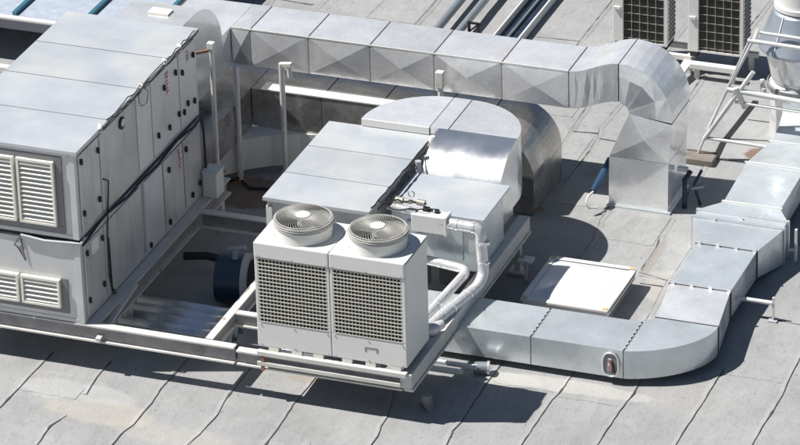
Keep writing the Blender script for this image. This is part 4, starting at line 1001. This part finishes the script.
# ------------------------------------------------------------------ tube guard frame
gf = thing('guard_frame', (3.2, 2.7, 0), 'leaning white tubular guard frame with cross bars in front of the exhaust cowl', 'guard frame')
def tb(nm, a, b, r): return MB().tube([a, b], r, 10).build(nm, 'rail', gf, smooth=40)
tb('side_post', (2.72, 2.6, .0), (3.36, 2.6, 1.63), .013)
tb('rear_post', (2.70, 3.15, .12), (3.30, 3.15, 1.48), .018)
tb('brace', (2.82, 2.6, .26), (3.40, 2.6, 1.20), .028)
tb('cross_bar', (3.10, 2.6, .94), (4.5, 2.6, .87), .034)
tb('cross_bar', (3.33, 2.6, 1.59), (4.5, 2.6, 1.56), .026)
tb('cross_bar', (3.19, 2.6, .79), (4.5, 2.6, .75), .018)
tb('cross_bar', (2.85, 2.6, .28), (4.5, 2.6, .25), .020)
tb('end_tube', (3.40, 2.6, 1.58), (3.30, 3.12, 1.48), .026)
MB().tube([(3.20, 2.58, .98), (3.30, 2.62, .72)], .034, 10).build('stub', 'rail', gf, smooth=40)
tb('far_post', (4.4, 2.6, .0), (4.4, 2.6, 1.6), .026)
tb('far_post', (4.4, 3.15, .0), (4.4, 3.15, 1.48), .02)
tb('top_bar', (3.27, 3.15, 1.45), (4.4, 3.15, 1.42), .02)

# plank box
pk = thing('plank', (2.78, 2.5, 0), 'short weathered grey plank lying on the roof just right of the gooseneck', 'plank')
bx(2.60, 2.42, 0, 2.97, 2.64, .07).build('board', 'wood', pk, bevel=.006); bx(2.60, 2.642, .0, 2.97, 2.66, .08).build('rear_strip', 'wood', pk)
# clutter at drop box
cl = thing('valve_cluster', (2.98, 1.5, 0), 'small dark cluster of tubes and a bracket standing right beside the gooseneck drop', 'valve')
g = MB(); g.tube([(2.97, 1.32, 0), (2.97, 1.32, .36), (3.02, 1.40, .44)], .028, 10); g.tube([(3.12, 1.45, .0), (3.05, 1.42, .26), (3.12, 1.5, .42)], .018, 8); g.build('tube', 'tray', cl, smooth=50)
MB().box(2.86, 1.38, .42, 2.98, 1.44, .47).build('bracket', 'whiteframe', cl, bevel=.006)
MB().tube([(3.02, 1.40, .22), (3.16, 1.47, .24)], .03, 10).build('fitting', 'pipe_blue', cl, smooth=50)

# ------------------------------------------------------------------ background pipes and tray
for i, (xa, xb, r, lbl) in enumerate(((-1.27, -1.37, .055, 'left of the two parallel blue-grey pipes on the roof beyond the overhead duct'), (-.99, -1.06, .05, 'right of the two parallel blue-grey pipes on the roof beyond the overhead duct'))):
    t = thing('roof_pipe', ((xa+xb)/2, 6, 0), lbl, 'pipe', 'parallel roof pipes')
    MB().tube([(xa, 3.2, .16), (xb, 10, .16)], r, 14).build('pipe_run', 'pipe_blue', t, smooth=45)
    for y in (4.9, 6.6, 8.4):
        xx = xa+(xb-xa)*(y-3.2)/6.8
        bx(xx-.05, y-.04, 0, xx+.05, y+.04, .11).build('pipe_support', 'dark', t)
t = thing('pipe_bracket', (-.85, 5.0, 0), 'small black bracket standing beside the parallel roof pipes', 'bracket')
g = MB(); g.bar((-.93, 5.0, .0), (-.93, 5.0, .24), .03); g.bar((-.93, 5.0, .22), (-.76, 5.0, .22), .025); g.bar((-.80, 5.0, .22), (-.80, 5.0, .0), .025); g.bar((-.93, 5.0, .1), (-.8, 5.0, .22), .02); g.build('angle', 'dark', t)
t = thing('cable_tray', (-.42, 6, 0), 'dark blue open cable tray running away across the roof beyond the overhead duct', 'cable tray')
bx(-.58, 3.4, .02, -.27, 10, .04).build('tray_floor', 'tray', t)
g = MB(); g.box(-.59, 3.4, .02, -.575, 10, .13); g.box(-.27, 3.4, .02, -.25, 10, .13); g.build('tray_side', 'whiteframe', t)
g = MB(); g.tube([(-.44, 3.4, .07), (-.44, 10, .07)], .014, 8); g.build('tray_cable', 'pipe_blue', t, smooth=50)

# ------------------------------------------------------------------ canopy at top left
cn = thing('metal_canopy', (-5.6, 5, 0), 'pale blue sheet-metal canopy with teal seams at the top left corner', 'canopy')
g = MB(); g.box(-9.5, 2.70, .56, -4.22, 9.0, .62); g.build('sheeting', 'canopy', cn)
g = MB(); g.box(-9.5, 2.62, .60, -4.9, 2.70, .625); g.build('gutter_lip', 'whiteframe', cn)
g = MB(); g.box(-9.5, 2.66, .46, -4.22, 2.698, .60); g.build('fascia', 'fascia', cn)
for x in (-9.0, -7.95, -6.98, -6.05, -5.13, -4.24):
    g = MB(); g.box(x-.03, 2.72, .621, x+.03, 9.0, .67); g.build('standing_seam', 'teal', cn, bevel=.008)
for x in (-9.3, -4.3): bx(x-.04, 3.0, 0, x+.04, 3.08, .46).build('post', 'grey', cn)
bx(-9.4, 4.2, 0, -4.3, 4.3, .559).build('rear_wall', 'fascia', cn)
t = thing('kerb_beam', (-6.5, 2.2, 0), 'low cream kerb beam on the roof below the canopy, at the left picture edge', 'kerb')
bx(-9.5, 2.35, 0, -5.3, 2.46, .07).build('coping', 'beam', t)


# ------------------------------------------------------------------ lift what stands on the frame (moved along, so that it stays in line with the frame)
lift = Vector((.042, -.116, LIFT))
for o in (ahu, ebx, fr, cu, bb, cb, ub, ip, ip2, ip3, vb, bpy.data.objects['flexible_hose']):
    o.location = Vector(o.location)+lift

# ------------------------------------------------------------------ repeated pieces become parts of their own
SPLIT = {'pipe_jacket_none', 'front_post', 'cross_joint', 'flange_joint', 'flange', 'valve_stem', 'roof_joint', 'lid_joint', 'section_joint', 'joint', 'bottom_panel', 'top_band',
         'side_panel', 'damper_flange', 'solenoid', 'tray_side', 'condenser_rail', 'long_rail', 'side_cables', 'roof_edge_cable', 'control_wires', 'tube', 'clip', 'top_sheet', 'front_trim', 'corner_frame', 'front_panel'}
for o in list(COL.objects):
    if o.type != 'MESH' or o.name.split('.')[0] not in SPLIT: continue
    me = o.data; nv = len(me.vertices); par = list(range(nv))
    def find(a):
        while par[a] != a: par[a] = par[par[a]]; a = par[a]
        return a
    for e in me.edges:
        a, b = find(e.vertices[0]), find(e.vertices[1])
        if a != b: par[a] = b
    groups = {}
    for p in me.polygons: groups.setdefault(find(p.vertices[0]), []).append(p)
    if len(groups) < 2 or me.users > 1: continue
    for k, ps in enumerate(groups.values()):
        idx = {}; vs = []; fs = []
        for p in ps:
            f = []
            for v in p.vertices:
                if v not in idx: idx[v] = len(vs); vs.append(tuple(me.vertices[v].co))
                f.append(idx[v])
            fs.append(f)
        nm = bpy.data.meshes.new(o.name.split('.')[0]); nm.from_pydata(vs, [], fs)
        for mm in me.materials: nm.materials.append(mm)
        for a, p in zip(nm.polygons, ps): a.use_smooth = p.use_smooth
        if ps[0].use_smooth: nm.set_sharp_from_angle(angle=math.radians(50))
        c = o.copy(); c.data = nm; COL.objects.link(c)
        if k == 0:
            for ch in list(o.children): ch.parent = c
    bpy.data.objects.remove(o)

# ------------------------------------------------------------------ grit scattered on the membrane
g = MB(); rq = random.Random(3)
for i in range(420):
    x = rq.uniform(-4, 6.5); y = rq.uniform(-6.5, 5.5)
    if i % 3 == 0:
        q = SEAMS[rq.randrange(len(SEAMS))]; p = q[rq.randrange(len(q))]; x = p[0]+rq.gauss(0, .05); y = p[1]+rq.gauss(0, .25)
    r = rq.uniform(.003, .009); z = rz(x, y)+.002; a = rq.uniform(0, 6)
    k = len(g.v)
    g.v += [(x+r*math.cos(a+t), y+r*.8*math.sin(a+t), z) for t in (0, 1.4, 2.9, 4.4)]+[(x, y, z+r*.8)]
    for j in range(4): g.f.append((k+j, k+(j+1) % 4, k+4)); g.mi.append(0)
o = g.build('grit', 'tray', weld=False); o['kind'] = 'stuff'; o['label'] = 'small dark grit scattered over the grey roof membrane'; o['category'] = 'grit'
